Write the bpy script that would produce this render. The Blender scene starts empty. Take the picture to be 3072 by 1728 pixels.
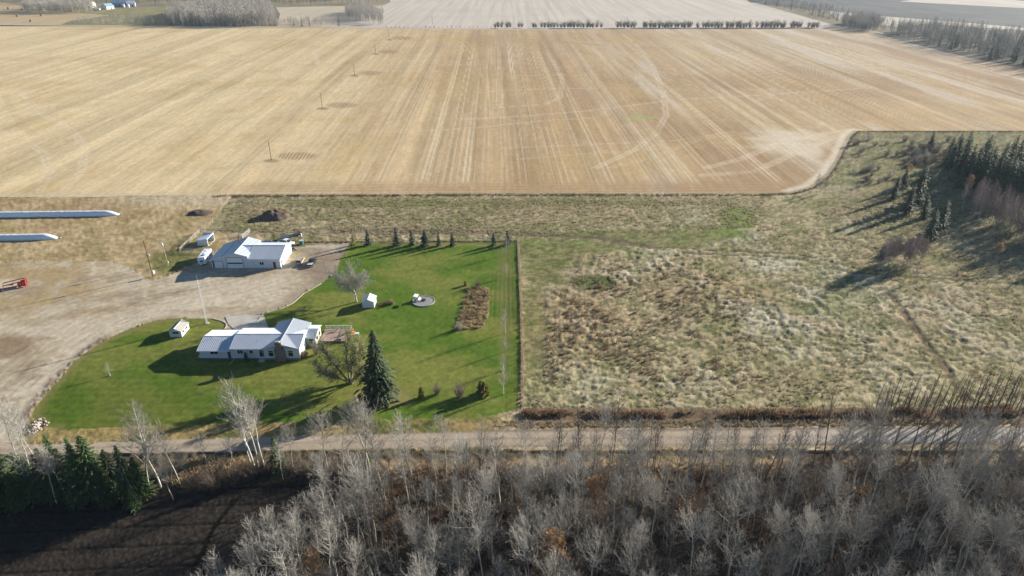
import bpy, math, random
import numpy as np
from mathutils import Vector, Matrix
R = math.radians
random.seed(7)
rng = np.random.default_rng(7)

# ---------------------------------------------------------------- camera, sky, sun, exposure
F, CAMH, PITCH = 2048.0, 95.0, R(27)
scene = bpy.context.scene
COL = scene.collection
cam_data = bpy.data.cameras.new('camera')
cam_data.sensor_width = 36; cam_data.lens = 24.0
cam_data.clip_start = 1; cam_data.clip_end = 30000
cam = bpy.data.objects.new('camera', cam_data); COL.objects.link(cam)
cam.location = (0, 0, CAMH); cam.rotation_euler = (R(90) - PITCH, 0, 0)
scene.camera = cam
SUN_AZ, SUN_EL = 33.0, 16.3           # measured from +X towards +Y, degrees
world = bpy.data.worlds.new('World'); scene.world = world; world.use_nodes = True
wn = world.node_tree.nodes; wl = world.node_tree.links
bg = wn['Background']; sky = wn.new('ShaderNodeTexSky')
sky.sky_type = 'NISHITA'; sky.sun_disc = False
sky.sun_elevation = R(SUN_EL); sky.sun_rotation = R(90 - SUN_AZ)
sky.altitude = 600; sky.air_density = 1.0; sky.dust_density = 0.2; sky.ozone_density = 3.0
wl.new(sky.outputs[0], bg.inputs[0]); bg.inputs[1].default_value = 0.050
sun_data = bpy.data.lights.new('sun', 'SUN'); sun_data.energy = 5.0; sun_data.angle = R(0.5)
sun_data.color = (1.0, 0.91, 0.77)
sun = bpy.data.objects.new('sun', sun_data); COL.objects.link(sun)
sdir = Vector((math.cos(R(SUN_EL)) * math.cos(R(SUN_AZ)), math.cos(R(SUN_EL)) * math.sin(R(SUN_AZ)), math.sin(R(SUN_EL))))
sun.rotation_euler = sdir.to_track_quat('Z', 'Y').to_euler(); sun.location = (200, 100, 200)
scene.view_settings.view_transform = 'Standard'; scene.view_settings.look = 'None'
scene.view_settings.gamma = 1; scene.view_settings.use_curve_mapping = False
scene.view_settings.exposure = 1.33
scene.render.resolution_x = 1024; scene.render.resolution_y = 576

# ---------------------------------------------------------------- survey helpers: sight line to ground point
CT, ST = math.cos(PITCH), math.sin(PITCH)
def g(x, y, z=0.0):
    dx = (x - 1536) / F; dy = (864 - y) / F
    d = (dx, CT + dy * ST, -ST + dy * CT)
    t = (z - CAMH) / d[2]
    return Vector((d[0] * t, d[1] * t, z))
def sxy(X, Y):
    dep = Y * CT + CAMH * ST
    return 1536 + F * X / dep, 864 - F * (Y * ST - CAMH * CT) / dep

# ---------------------------------------------------------------- noise
_tab = np.random.default_rng(99).random((16, 256, 256))
def vn(x, y, s, k=0):
    t = _tab[k % 16]; x = x / s + 37.3 * k; y = y / s + 11.7 * k
    xi = np.floor(x).astype(int); yi = np.floor(y).astype(int)
    fx = x - xi; fy = y - yi; fx = fx * fx * (3 - 2 * fx); fy = fy * fy * (3 - 2 * fy)
    a = t[xi & 255, yi & 255]; b = t[(xi + 1) & 255, yi & 255]; c = t[xi & 255, (yi + 1) & 255]; d = t[(xi + 1) & 255, (yi + 1) & 255]
    return (a * (1 - fx) + b * fx) * (1 - fy) + (c * (1 - fx) + d * fx) * fy
def fbm(x, y, s, k=0, o=4):
    r = 0; a = 0.5; t = 0
    for i in range(o): r = r + a * vn(x, y, s, k + i); t += a; a *= 0.55; s *= 0.48
    return r / t
def ss(a, b, x):
    t = np.clip((x - a) / (b - a), 0, 1); return t * t * (3 - 2 * t)
def inpoly(x, y, P):
    r = np.zeros(x.shape, bool); n = len(P)
    for i in range(n):
        x0, y0 = P[i]; x1, y1 = P[(i + 1) % n]
        if y0 == y1: continue
        r ^= ((y0 > y) != (y1 > y)) & (x < (x1 - x0) * (y - y0) / (y1 - y0) + x0)
    return r
def dline(X, Y, P):                    # distance in metres to a surveyed polyline
    d = np.full(X.shape, 1e9)
    W = [g(*p) for p in P]
    for a, b in zip(W[:-1], W[1:]):
        ex, ey = b.x - a.x, b.y - a.y; L = ex * ex + ey * ey + 1e-9
        t = np.clip(((X - a.x) * ex + (Y - a.y) * ey) / L, 0, 1)
        d = np.minimum(d, np.hypot(X - a.x - t * ex, Y - a.y - t * ey))
    return d

# ---------------------------------------------------------------- materials
def mat(name, col, rough=0.8, metal=0.0, noise=0.0, nscale=1.0, bump=0.0, bscale=8.0, col2=None, spec=0.3, rnd=0.0):
    m = bpy.data.materials.new(name); m.use_nodes = True
    N = m.node_tree.nodes; L = m.node_tree.links; b = N['Principled BSDF']
    b.inputs['Roughness'].default_value = rough; b.inputs['Metallic'].default_value = metal
    b.inputs['Specular IOR Level'].default_value = spec
    b.inputs['Base Color'].default_value = (*col, 1)
    tc = N.new('ShaderNodeTexCoord')
    last = None
    if col2 is not None or noise:
        if col2 is None: col2 = tuple(c * (1 - noise) for c in col)
        n = N.new('ShaderNodeTexNoise'); n.inputs['Scale'].default_value = nscale; n.inputs['Detail'].default_value = 5
        L.new(tc.outputs['Object'], n.inputs['Vector'])
        rp = N.new('ShaderNodeValToRGB'); rp.color_ramp.elements[0].position = .32; rp.color_ramp.elements[1].position = .68
        rp.color_ramp.elements[0].color = (*col, 1); rp.color_ramp.elements[1].color = (*col2, 1)
        L.new(n.outputs[0], rp.inputs[0]); last = rp.outputs[0]
    if rnd:
        oi = N.new('ShaderNodeObjectInfo'); mr = N.new('ShaderNodeMapRange')
        mr.inputs['To Min'].default_value = 1 - rnd; mr.inputs['To Max'].default_value = 1 + rnd
        L.new(oi.outputs['Random'], mr.inputs['Value'])
        hs = N.new('ShaderNodeHueSaturation'); hs.inputs['Color'].default_value = (*col, 1)
        if last: L.new(last, hs.inputs['Color'])
        L.new(mr.outputs[0], hs.inputs['Value']); last = hs.outputs[0]
    if last: L.new(last, b.inputs['Base Color'])
    if bump:
        n2 = N.new('ShaderNodeTexNoise'); n2.inputs['Scale'].default_value = bscale; n2.inputs['Detail'].default_value = 4
        L.new(tc.outputs['Object'], n2.inputs['Vector'])
        bp = N.new('ShaderNodeBump'); bp.inputs['Strength'].default_value = 1; bp.inputs['Distance'].default_value = bump
        L.new(n2.outputs[0], bp.inputs['Height']); L.new(bp.outputs[0], b.inputs['Normal'])
    return m
def ground_mat(name, fine, lo, hi, bump, bscale, stretch=(1, 1, 1)):
    m = bpy.data.materials.new(name); m.use_nodes = True
    N = m.node_tree.nodes; L = m.node_tree.links; b = N['Principled BSDF']
    b.inputs['Roughness'].default_value = 1.0; b.inputs['Specular IOR Level'].default_value = 0.05
    at = N.new('ShaderNodeAttribute'); at.attribute_name = 'soil_colour'
    tc = N.new('ShaderNodeTexCoord'); mp = N.new('ShaderNodeMapping'); mp.inputs['Scale'].default_value = stretch
    L.new(tc.outputs['Object'], mp.inputs['Vector'])
    n = N.new('ShaderNodeTexNoise'); n.inputs['Scale'].default_value = fine; n.inputs['Detail'].default_value = 6; n.inputs['Roughness'].default_value = .7
    L.new(mp.outputs[0], n.inputs['Vector'])
    mr = N.new('ShaderNodeMapRange'); mr.inputs['From Min'].default_value = .3; mr.inputs['From Max'].default_value = .7
    mr.inputs['To Min'].default_value = lo; mr.inputs['To Max'].default_value = hi
    L.new(n.outputs[0], mr.inputs['Value'])
    vm = N.new('ShaderNodeVectorMath'); vm.operation = 'SCALE'
    L.new(at.outputs['Color'], vm.inputs[0]); L.new(mr.outputs[0], vm.inputs['Scale'])
    L.new(vm.outputs[0], b.inputs['Base Color'])
    n2 = N.new('ShaderNodeTexNoise'); n2.inputs['Scale'].default_value = bscale; n2.inputs['Detail'].default_value = 5
    L.new(mp.outputs[0], n2.inputs['Vector'])
    bp = N.new('ShaderNodeBump'); bp.inputs['Distance'].default_value = bump; bp.inputs['Strength'].default_value = 1
    L.new(n2.outputs[0], bp.inputs['Height']); L.new(bp.outputs[0], b.inputs['Normal'])
    return m
def siding(name, col, pitch=0.2, vertical=False, amp=0.02):
    m = mat(name, col, .55, noise=.08, nscale=.6)
    N = m.node_tree.nodes; L = m.node_tree.links
    tc = N.new('ShaderNodeTexCoord'); w = N.new('ShaderNodeTexWave'); w.bands_direction = 'Z'; w.wave_profile = 'SAW'
    w.inputs['Scale'].default_value = .314 / pitch
    L.new(tc.outputs['Object'], w.inputs['Vector'])
    bp = N.new('ShaderNodeBump'); bp.inputs['Distance'].default_value = amp; bp.inputs['Strength'].default_value = .7
    L.new(w.outputs['Fac'], bp.inputs['Height']); L.new(bp.outputs[0], N['Principled BSDF'].inputs['Normal'])
    return m
def thin(name, col, col2=None, nscale=1.0, rnd=0.0, tl=.4):
    m = mat(name, col, .85, col2=col2, nscale=nscale, rnd=rnd); N = m.node_tree.nodes; L = m.node_tree.links
    b = N['Principled BSDF']; t = N.new('ShaderNodeBsdfTranslucent'); mx = N.new('ShaderNodeMixShader'); mx.inputs[0].default_value = tl
    t.inputs[0].default_value = (*col, 1)
    if b.inputs['Base Color'].links: L.new(b.inputs['Base Color'].links[0].from_socket, t.inputs[0])
    L.new(b.outputs[0], mx.inputs[1]); L.new(t.outputs[0], mx.inputs[2]); L.new(mx.outputs[0], N['Material Output'].inputs['Surface']); return m
M = dict(
    white=mat('white_paint', (.72, .76, .80), .5, noise=.08, nscale=.8),
    siding=siding('white_siding', (.60, .67, .76)), cream=siding('cream_siding', (.62, .60, .50)),
    tin=mat('white_roof_tin', (.66, .73, .82), .38, nscale=.35, spec=.6, col2=(.58, .66, .76)),
    rib=mat('roof_rib_tin', (.40, .43, .48), .5),
    shingle=mat('grey_shingle', (.42, .41, .38), .9, noise=.35, nscale=9, bump=.02, bscale=20),
    dark=mat('dark_trim', (.03, .035, .05), .4), glass=mat('window_glass', (.015, .02, .03), .08, spec=.6),
    blue=mat('blue_skirting', (.10, .13, .19), .7, noise=.15), door=mat('navy_door', (.03, .05, .09), .5),
    concrete=mat('concrete', (.46, .44, .40), .9, noise=.2, nscale=.35, bump=.01),
    kerb=mat('kerb_concrete', (.55, .48, .36), .9, noise=.2),
    stone=mat('field_stone', (.36, .29, .26), .9, col2=(.12, .10, .11), nscale=2.6),
    wood=mat('weathered_wood', (.50, .46, .39), .9, noise=.3, nscale=2), paledeck=mat('pink_deck_wood', (.42, .31, .26), .9, noise=.25, nscale=1.2),
    post=mat('old_post', (.20, .16, .12), .9, noise=.3), pole=mat('creosote_pole', (.13, .085, .055), .9, noise=.3),
    steel=mat('galvanised_steel', (.58, .60, .62), .5, metal=.2), wire=mat('fence_wire', (.25, .24, .23), .6, metal=.3),
    red=mat('red_paint', (.50, .035, .04), .45, noise=.3, nscale=2), rust=mat('rusty_iron', (.16, .07, .04), .9, noise=.3),
    orange=mat('orange_red_cloth', (.62, .09, .03), .8), tyre=mat('tyre_rubber', (.02, .02, .02), .8), rim=mat('wheel_rim', (.5, .5, .5), .35, metal=.7),
    bag=mat('white_bag_plastic', (.72, .80, .88), .35, noise=.08, nscale=.5, bump=.05, bscale=1.4),
    carwhite=mat('car_white', (.75, .76, .76), .3, spec=.5), cartan=mat('car_champagne', (.55, .49, .40), .3, metal=.3, spec=.5),
    carblack=mat('car_black', (.02, .023, .03), .25, spec=.6), carblue=mat('car_slate_blue', (.07, .11, .17), .3, spec=.5),
    gravel=mat('grey_pit_gravel', (.30, .31, .33), .95, noise=.35, nscale=2.5, bump=.02, bscale=8),
    char=mat('charred_soil', (.03, .02, .02), 1), bark=mat('aspen_bark', (.58, .56, .50), .9, noise=.5, nscale=1.2, rnd=.25),
    twig=mat('aspen_twig', (.285, .27, .245), .9, rnd=.35), twigp=mat('purple_twig', (.21, .16, .155), .9, rnd=.2),
    twigd=mat('dark_twig', (.125, .10, .08), .9, rnd=.25), greybark=mat('grey_willow_bark', (.22, .20, .165), .95, noise=.4), barkd=mat('dark_bark', (.12, .095, .075), .95, noise=.3, rnd=.2),
    needle=mat('spruce_needles', (.036, .060, .024), .8, col2=(.060, .090, .038), nscale=3, rnd=.2),
    needlep=mat('spruce_needles_bluish', (.055, .085, .060), .8, col2=(.035, .060, .04), nscale=1.2, rnd=.2),
    needleg=thin('spruce_needles_green', (.085, .135, .04), (.030, .06, .022), 1.6, .25, .2),
    leafy=thin('willow_leaves', (.42, .42, .17), (.26, .28, .12), .8), leafo=thin('orange_leaves', (.42, .26, .13), (.30, .19, .09), 1, .15),
    leafyel=thin('yellow_green_leaves', (.28, .24, .05), (.13, .15, .04), 1.4),
    larch=thin('larch_needles', (.28, .16, .08), (.17, .11, .06)),
    dry=thin('dry_grass', (.50, .38, .22), (.30, .22, .13), .4), dryp=thin('pale_dry_grass', (.45, .375, .26), (.33, .27, .17), .15, tl=.5),
    brown=thin('brown_weeds', (.26, .17, .10), (.13, .09, .055), .3), soil=mat('mound_soil', (.13, .10, .08), 1, noise=.4, nscale=.8, bump=.1, bscale=2),
    rock=mat('pale_rock', (.42, .37, .33), .9, rnd=.2, noise=.2), teal=mat('teal_plastic', (.04, .16, .15), .5), guard=mat('tree_guard', (.20, .50, .48), .6),
)

# ---------------------------------------------------------------- mesh building
def raw_mesh(name, V, Fq, material, smooth=False):
    me = bpy.data.meshes.new(name)
    V = np.asarray(V, np.float32); Fq = np.asarray(Fq, np.int32); k = Fq.shape[1]
    me.vertices.add(len(V)); me.vertices.foreach_set('co', V.ravel())
    me.loops.add(Fq.size); me.loops.foreach_set('vertex_index', Fq.ravel())
    me.polygons.add(len(Fq)); me.polygons.foreach_set('loop_start', np.arange(0, Fq.size, k, dtype=np.int32))
    me.polygons.foreach_set('loop_total', np.full(len(Fq), k, np.int32))
    if smooth: me.polygons.foreach_set('use_smooth', np.ones(len(Fq), bool))
    me.update(calc_edges=True); me.materials.append(material)
    return me
def link(name, me, parent=None, loc=None, kind=None):
    o = bpy.data.objects.new(name, me); COL.objects.link(o)
    if parent: o.parent = parent
    if loc is not None: o.location = loc
    if kind: o['kind'] = kind
    return o
def tag(o, label, cat, group=None):
    o['label'] = label; o['category'] = cat
    if group: o['group'] = group
    return o
def thing(name, label, cat, loc=(0, 0, 0), rz=0.0, group=None):
    o = bpy.data.objects.new(name, None); COL.objects.link(o); o.empty_display_size = .5
    o.location = loc; o.rotation_euler = (0, 0, rz); return tag(o, label, cat, group)
def copy_tree(o, parent=None):
    c = o.copy(); COL.objects.link(c); c.parent = parent
    for ch in o.children: copy_tree(ch, c)
    return c
class MB:
    def __init__(s): s.v = []; s.f = []
    def add(s, vs, fs):
        b = len(s.v); s.v += [tuple(v) for v in vs]; s.f += [tuple(i + b for i in f) for f in fs]; return s
    def box(s, x0, x1, y0, y1, z0, z1):
        return s.add([(x, y, z) for z in (z0, z1) for x, y in ((x0, y0), (x1, y0), (x1, y1), (x0, y1))],
                     [(3, 2, 1, 0), (4, 5, 6, 7), (0, 1, 5, 4), (1, 2, 6, 5), (2, 3, 7, 6), (3, 0, 4, 7)])
    def slab(s, q, t):                 # q: four 3-D corners, thickness t downwards
        lo = [(a[0], a[1], a[2] - t) for a in q]; n = len(q)
        return s.add(list(q) + lo, [tuple(range(n)), tuple(range(2 * n - 1, n - 1, -1))] + [(i, i + n, (i + 1) % n + n, (i + 1) % n) for i in range(n)])
    def tube(s, a, b, r0, r1=None, n=6):
        r1 = r0 if r1 is None else r1; a = Vector(a); b = Vector(b); d = (b - a).normalized()
        u = d.orthogonal().normalized(); w = d.cross(u); vs = []
        for p, r in ((a, r0), (b, r1)):
            for i in range(n):
                t = 2 * math.pi * i / n; vs.append(p + u * (r * math.cos(t)) + w * (r * math.sin(t)))
        return s.add(vs, [(i, (i + 1) % n, (i + 1) % n + n, i + n) for i in range(n)] + [tuple(range(n - 1, -1, -1)), tuple(range(n, 2 * n))])
    def path(s, pts, r, n=6):
        for a, b in zip(pts[:-1], pts[1:]): s.tube(a, b, r, r, n)
        return s
    def prism(s, prof, y0, y1, axis='y'):   # profile in (x,z) extruded along y, or (y,z) along x
        n = len(prof)
        P = (lambda a, t: (a[0], t, a[1])) if axis == 'y' else (lambda a, t: (t, a[0], a[1]))
        return s.add([P(a, y0) for a in prof] + [P(a, y1) for a in prof],
                     [tuple(range(n)), tuple(range(2 * n - 1, n - 1, -1))] + [(i, i + n, (i + 1) % n + n, (i + 1) % n) for i in range(n)])
    def build(s, name, m, parent=None, loc=None, smooth=False, kind=None, bevel=0):
        me = bpy.data.meshes.new(name); me.from_pydata(s.v, [], s.f)
        if smooth: me.polygons.foreach_set('use_smooth', [True] * len(me.polygons))
        me.materials.append(m)
        o = link(name, me, parent, loc, kind)
        import bmesh
        bm = bmesh.new(); bm.from_mesh(me); bmesh.ops.recalc_face_normals(bm, faces=bm.faces)
        if bevel: bmesh.ops.bevel(bm, geom=list(bm.edges), offset=bevel, segments=1, affect='EDGES')
        bm.to_mesh(me); bm.free()
        return o
def tubes_np(P0, P1, R0, R1, n=3):
    P0 = np.asarray(P0, float); P1 = np.asarray(P1, float); R0 = np.asarray(R0)[:, None]; R1 = np.asarray(R1)[:, None]
    d = P1 - P0; d /= np.linalg.norm(d, axis=1, keepdims=True) + 1e-9
    ref = np.where(np.abs(d[:, 2:3]) > .9, [[1., 0, 0]], [[0, 0, 1.]])
    u = np.cross(d, ref); u /= np.linalg.norm(u, axis=1, keepdims=True) + 1e-9; w = np.cross(d, u)
    V = np.empty((len(P0), 2 * n, 3))
    for i in range(n):
        t = 2 * math.pi * i / n; o = u * math.cos(t) + w * math.sin(t)
        V[:, i] = P0 + o * R0; V[:, n + i] = P1 + o * R1
    base = (np.arange(len(P0)) * 2 * n)[:, None, None]
    q = np.array([[i, (i + 1) % n, (i + 1) % n + n, i + n] for i in range(n)])[None]
    return V.reshape(-1, 3), (base + q).reshape(-1, 4)
def scatter(V, Fq, pos, rot, scl, zs=None):
    V = np.asarray(V); n = len(pos); c, s = np.cos(rot), np.sin(rot); zs = scl if zs is None else zs
    X = (V[None, :, 0] * c[:, None] - V[None, :, 1] * s[:, None]) * scl[:, None] + pos[:, 0:1]
    Y = (V[None, :, 0] * s[:, None] + V[None, :, 1] * c[:, None]) * scl[:, None] + pos[:, 1:2]
    Z = V[None, :, 2] * zs[:, None] + pos[:, 2:3]
    W = np.stack([X, Y, Z], -1).reshape(-1, 3)
    return W, (np.asarray(Fq)[None] + (np.arange(n) * len(V))[:, None, None]).reshape(-1, np.asarray(Fq).shape[1])

# ---------------------------------------------------------------- survey polygons (photo pixels, turned to ground points through g)
LAWN_L = [(681, 974), (668, 966), (637, 958), (552, 954), (476, 960), (397, 984), (317, 1019), (270, 1049), (222, 1087), (178, 1138), (143, 1176), (105, 1224), (92, 1249), (133, 1281), (168, 1289)]
LAWN_R = [(1050, 731), (1037, 757), (1021, 775), (1009, 814), (965, 850), (912, 880), (879, 910), (847, 925), (789, 943), (760, 983), (745, 1010)]
LAWN = LAWN_L + [(325, 1285), (529, 1276), (876, 1266), (1190, 1258), (1445, 1254), (1553, 1227), (1563, 1060), (1560, 900), (1552, 724), (1370, 727)] + LAWN_R + [(673, 990)]
YARD = [(-2500, 830), (0, 791), (149, 785), (310, 783), (372, 798), (422, 823), (440, 838), (472, 838), (521, 821), (546, 806), (600, 790), (640, 760), (870, 745), (960, 735)] + LAWN_R + [(673, 990)] + LAWN_L[:-2] + [(70, 1300), (40, 1350), (-2500, 1380)]
ROAD = [(-2500, 1362), (0, 1338), (333, 1327), (900, 1308), (1500, 1293), (2300, 1286), (5500, 1255), (5500, 1305), (2300, 1339), (1500, 1341), (900, 1352), (520, 1359), (-2500, 1402)]
STUB = [(-4500, 600), (0, 595), (700, 587), (1370, 583), (2266, 583), (2385, 578), (2440, 562), (2490, 525), (2522, 477), (2552, 411), (2572, 393), (5000, 393), (5000, 0), (-4500, 0)]
DARK = [(-2500, 1520), (350, 1505), (560, 1480), (800, 1452), (950, 1440), (1030, 1480), (990, 1600), (850, 1770), (560, 3200), (-2500, 3200)]
ROUGH = [(-2500, 590), (700, 584), (640, 662), (622, 692), (660, 700), (760, 700), (870, 745), (640, 762), (600, 792), (546, 808), (521, 823), (472, 842), (300, 860), (-2500, 850)]

# ---------------------------------------------------------------- near ground: one fan-shaped survey grid cut into the areas of the farm
rows = np.concatenate([np.arange(3000, 2120, -40.), np.arange(2120, 386, -3.9)])
u = np.concatenate([-np.linspace(2.2, .84, 36)[:-1], np.linspace(-.84, .84, 960), np.linspace(.84, 2.2, 36)[1:]])
Yr = np.array([g(1536, float(r)).y for r in rows])
Yg, U = np.meshgrid(Yr, u, indexing='ij'); X = U * (Yg * CT + CAMH * ST); Y = Yg
SX, SY = sxy(X, Y)
def C3(c): return np.array(c)[None, None, :]
def mixc(a, b, t): return a * (1 - t[..., None]) + b * t[..., None]
nA = fbm(X, Y, 22, 0); nB = fbm(X, Y, 6, 3); nC = vn(X, Y, .9, 5); nD = vn(X, Y, .45, 6); nE = fbm(X, Y, 60, 9)
wob = (fbm(X, Y, 3.5, 2, 3) - .5) * 14; wob2 = (vn(X, Y, 1.3, 8) - .5) * 4
cls = np.zeros(X.shape, int)
cls[inpoly(SX + wob, SY + wob * .4, ROUGH)] = 6
cls[(SY > 1225 + wob * .4) & (SX > 1552)] = 7
cls[(SY > 1238) & (SX <= 1552)] = 7
cls[inpoly(SX + wob * .6, SY + wob * .4, YARD)] = 2
cls[inpoly(SX + wob2, SY + wob2 * .5, LAWN)] = 1
cls[SY > 1352 + wob * .5] = 5
cls[inpoly(SX, SY + wob * .15, ROAD)] = 3
cls[inpoly(SX + wob, SY + wob * .5, DARK)] = 4
cls[inpoly(SX + wob2, SY + wob2 * .2, STUB)] = 8
def ell(cx, cy, rx, ry, soft=.5):
    r = np.sqrt(((SX - cx) / rx) ** 2 + ((SY - cy) / ry) ** 2) + (nB - .5) * .6 + (nC - .5) * .15
    return 1 - ss(1 - soft, 1 + soft * .3, r)
# pasture (class 0)
straw = C3((.345, .285, .180)); green = C3((.150, .160, .055)); pale = C3((.385, .345, .262)); olive = C3((.185, .175, .075))
ruddy = C3((.33, .22, .13))
col = mixc(straw, pale, ss(.5, .75, nA)); col = mixc(col, green, ss(.44, .66, fbm(X, Y, 9, 11)) * .62); col = mixc(col, C3((.31, .235, .16)), ss(.52, .7, fbm(X, Y, 14, 13, 3)) * .5)
short = np.zeros(X.shape)
for e in [(1650, 610, 520, 9, .2), (1250, 612, 260, 12, .2), (2215, 655, 60, 40, .18), (2130, 700, 110, 26, .18), (1990, 722, 150, 28, .18), (1830, 706, 280, 16, .2), (1650, 775, 70, 60, .2), (1640, 800, 90, 75), (1680, 740, 300, 30), (1600, 1000, 45, 190), (1010, 610, 240, 14), (1640, 985, 40, 20)]:
    short = np.maximum(short, ell(*e))
col = mixc(col, mixc(C3((.20, .185, .085)), C3((.15, .20, .045)), np.maximum(ell(2205, 665, 75, 50, .3), ss(.45, .65, nB) * .6)), short * .92)
col = mixc(col, C3((.075, .10, .03)), ell(1775, 848, 75, 24, .3) * .95); col = mixc(col, C3((.46, .35, .27)), ell(1790, 815, 120, 16, .6) * .6)
col = mixc(col, green * 1.2, ell(1640, 1160, 110, 60) * .5)
col = mixc(col, ruddy, np.maximum(ell(1720, 990, 230, 130, .8), ell(2150, 880, 260, 60, .8) * .7) * .45)
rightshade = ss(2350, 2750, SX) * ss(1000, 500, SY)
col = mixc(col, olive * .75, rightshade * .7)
col = mixc(col, straw * .85 + green * .2, ss(900, 1200, SY) * .45)
trm = np.zeros(X.shape); trc = []
for P, w, c in [([(1000, 694), (1430, 697), (1590, 703), (1790, 715), (1960, 742)], 2.4, (.17, .125, .09)), ([(2050, 760), (2390, 775), (2560, 820), (3072, 853)], .8, (.09, .09, .05)),
                ([(2080, 748), (2400, 764), (2600, 812), (3072, 840)], .6, (.10, .10, .05)), ([(2670, 885), (2745, 990), (2838, 1109), (2900, 1200)], 1.5, (.17, .12, .075)), ([(640, 690), (1000, 690), (1430, 683), (1560, 700)], 1.3, (.24, .19, .13)),
                ([(660, 695), (1000, 700), (1300, 706)], 1.0, (.24, .21, .13))]:
    d = dline(X, Y, P); trm = np.maximum(trm, (1 - ss(w * .4, w, d))); trc.append((1 - ss(w * .5, w, d)) * .9 * ss(.1, .4, nB)); col = mixc(col, C3(c), trc[-1])
tuft = ss(.22, .80, .6 * vn(X * .7, Y * 1.1, .95, 7) + .25 * fbm(X, Y, 2.6, 8, 2) + .15 * nD); clump = ss(.5, .9, fbm(X, Y, 3.6, 12, 3))
amp = (.08 + .34 * ss(.3, .7, nA)) * (1 - short * .85) * (1 + .6 * ell(1900, 860, 420, 120, .7)) * (1 - .35 * ss(1000, 1200, SY))
amp *= 1 - .55 * ss(720, 620, SY)
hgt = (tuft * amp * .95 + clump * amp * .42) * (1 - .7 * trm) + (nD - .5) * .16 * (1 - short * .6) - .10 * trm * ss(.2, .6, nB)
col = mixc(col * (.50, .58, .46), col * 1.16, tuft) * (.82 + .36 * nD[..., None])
Z = hgt.copy(); CC = col.copy()
# rough tan grass west of the yard
k = cls == 6
c6 = mixc(C3((.40, .31, .18)), C3((.25, .20, .09)), ss(.45, .68, fbm(X, Y, 8, 4)) * .75); c6 = mixc(c6, C3((.30, .20, .11)), ss(.5, .7, fbm(X, Y, 15, 2)) * .5)
c6 = mixc(c6, C3((.44, .37, .26)), ss(640, 600, SY) * .8 * ss(200, 500, SX)); c6 = mixc(c6, C3((.13, .14, .04)), np.maximum(ell(520, 790, 110, 50), ell(560, 735, 90, 35) * .6) * .85)
c6 = c6 * (.8 + .35 * tuft[..., None]); CC[k] = c6[k]; Z[k] = (tuft * .14 + nD * .05)[k]
# lawn
k = cls == 1
c1 = mixc(C3((.082, .143, .017)), C3((.160, .180, .040)), ss(.34, .64, fbm(X * .7, Y * 1.3, 11, 1)))
c1 = mixc(c1, C3((.070, .108, .014)), ss(1000, 1250, SY) * ss(900, 500, SX) * .5)
band = .5 + .5 * np.sin(Y * 2.6 + 1.5 * vn(X, Y, 12, 3)); c1 = c1 * (1 - .13 * band[..., None] * ss(1150, 900, SX)[..., None])
c1 = c1 * (.80 + .40 * nC[..., None]) * (.84 + .32 * nD[..., None])
edge = 1 - ss(.5, 3.0, dline(X, Y, LAWN_L)); c1 = mixc(c1, C3((.20, .17, .07)), edge * .7 * ss(.3, .6, nB))
c1 = mixc(c1, C3((.25, .20, .10)), ell(1150, 1190, 95, 45) * .55); c1 = mixc(c1, C3((.17, .15, .06)), ell(1515, 900, 30, 260) * .45)
bed = inpoly(SX, SY, [(1406, 862), (1466, 862), (1469, 942), (1447, 985), (1372, 992), (1366, 973), (1386, 925)]); c1 = mixc(c1, mixc(C3((.34, .26, .14)), C3((.16, .17, .06)), ss(.4, .6, nC)), bed * .9)
c1 = mixc(c1, C3((.24, .17, .10)), np.maximum(ell(1250, 735, 220, 5), ell(1480, 738, 60, 5)) * .6)
d = np.abs(np.sin((X - 1) * 2.4 + .5 * vn(X, Y, 9, 2))); c1 = c1 * (1 - .28 * (ss(.75, 1, d) * ss(1455, 1485, SX) * ss(1000, 930, SY) * ss(780, 850, SY))[..., None])
CC[k] = c1[k]; Z[k] = (nC * .035 + nB * .1)[k]
# gravel yard
k = cls == 2
c2 = mixc(C3((.47, .41, .315)), C3((.37, .31, .22)), ss(.42, .72, fbm(X * .6, Y * 1.2, 7, 2)))
tr = ss(.55, .9, .5 + .5 * np.sin(dline(X, Y, [(0, 1290), (40, 1200), (150, 1090), (330, 990), (560, 930), (760, 890), (900, 840)]) * 2.2 + 2 * nB)); c2 = c2 * (.94 + .12 * tr[..., None])
c2 = mixc(c2, C3((.34, .255, .135)), ss(.36, .56, fbm(X, Y, 9, 6)) * ss(420, 180, SX) * ss(985, 900, SY) * .9)
c2 = mixc(c2, C3((.50, .44, .34)), (1 - ss(1.5, 4.5, dline(X, Y, [(0, 1290), (40, 1200), (150, 1090), (330, 975), (560, 915), (760, 890), (860, 870)]))) * .85)
c2 = mixc(c2, C3((.26, .19, .12)), ss(.56, .72, fbm(X * .5, Y * 1.3, 5, 9)) * .55)
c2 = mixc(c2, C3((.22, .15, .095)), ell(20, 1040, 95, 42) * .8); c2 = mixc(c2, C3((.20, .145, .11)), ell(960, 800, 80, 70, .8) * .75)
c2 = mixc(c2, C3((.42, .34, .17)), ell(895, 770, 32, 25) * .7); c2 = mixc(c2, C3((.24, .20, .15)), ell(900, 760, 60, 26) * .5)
litter = ss(.2, .5, nC) * (1 - ss(.6, 3.0, dline(X, Y, LAWN_L[6:13]))); c2 = mixc(c2, C3((.15, .11, .085)) * (0.6 + nC[..., None]), litter * .9)
c2 = mixc(c2, C3((.24, .19, .15)), (1 - ss(1.0, 6, dline(X, Y, LAWN_R[:9]))) * .55)
yd = [(0, 1290), (40, 1200), (150, 1090), (330, 975), (560, 915), (760, 890), (860, 870)]
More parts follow.
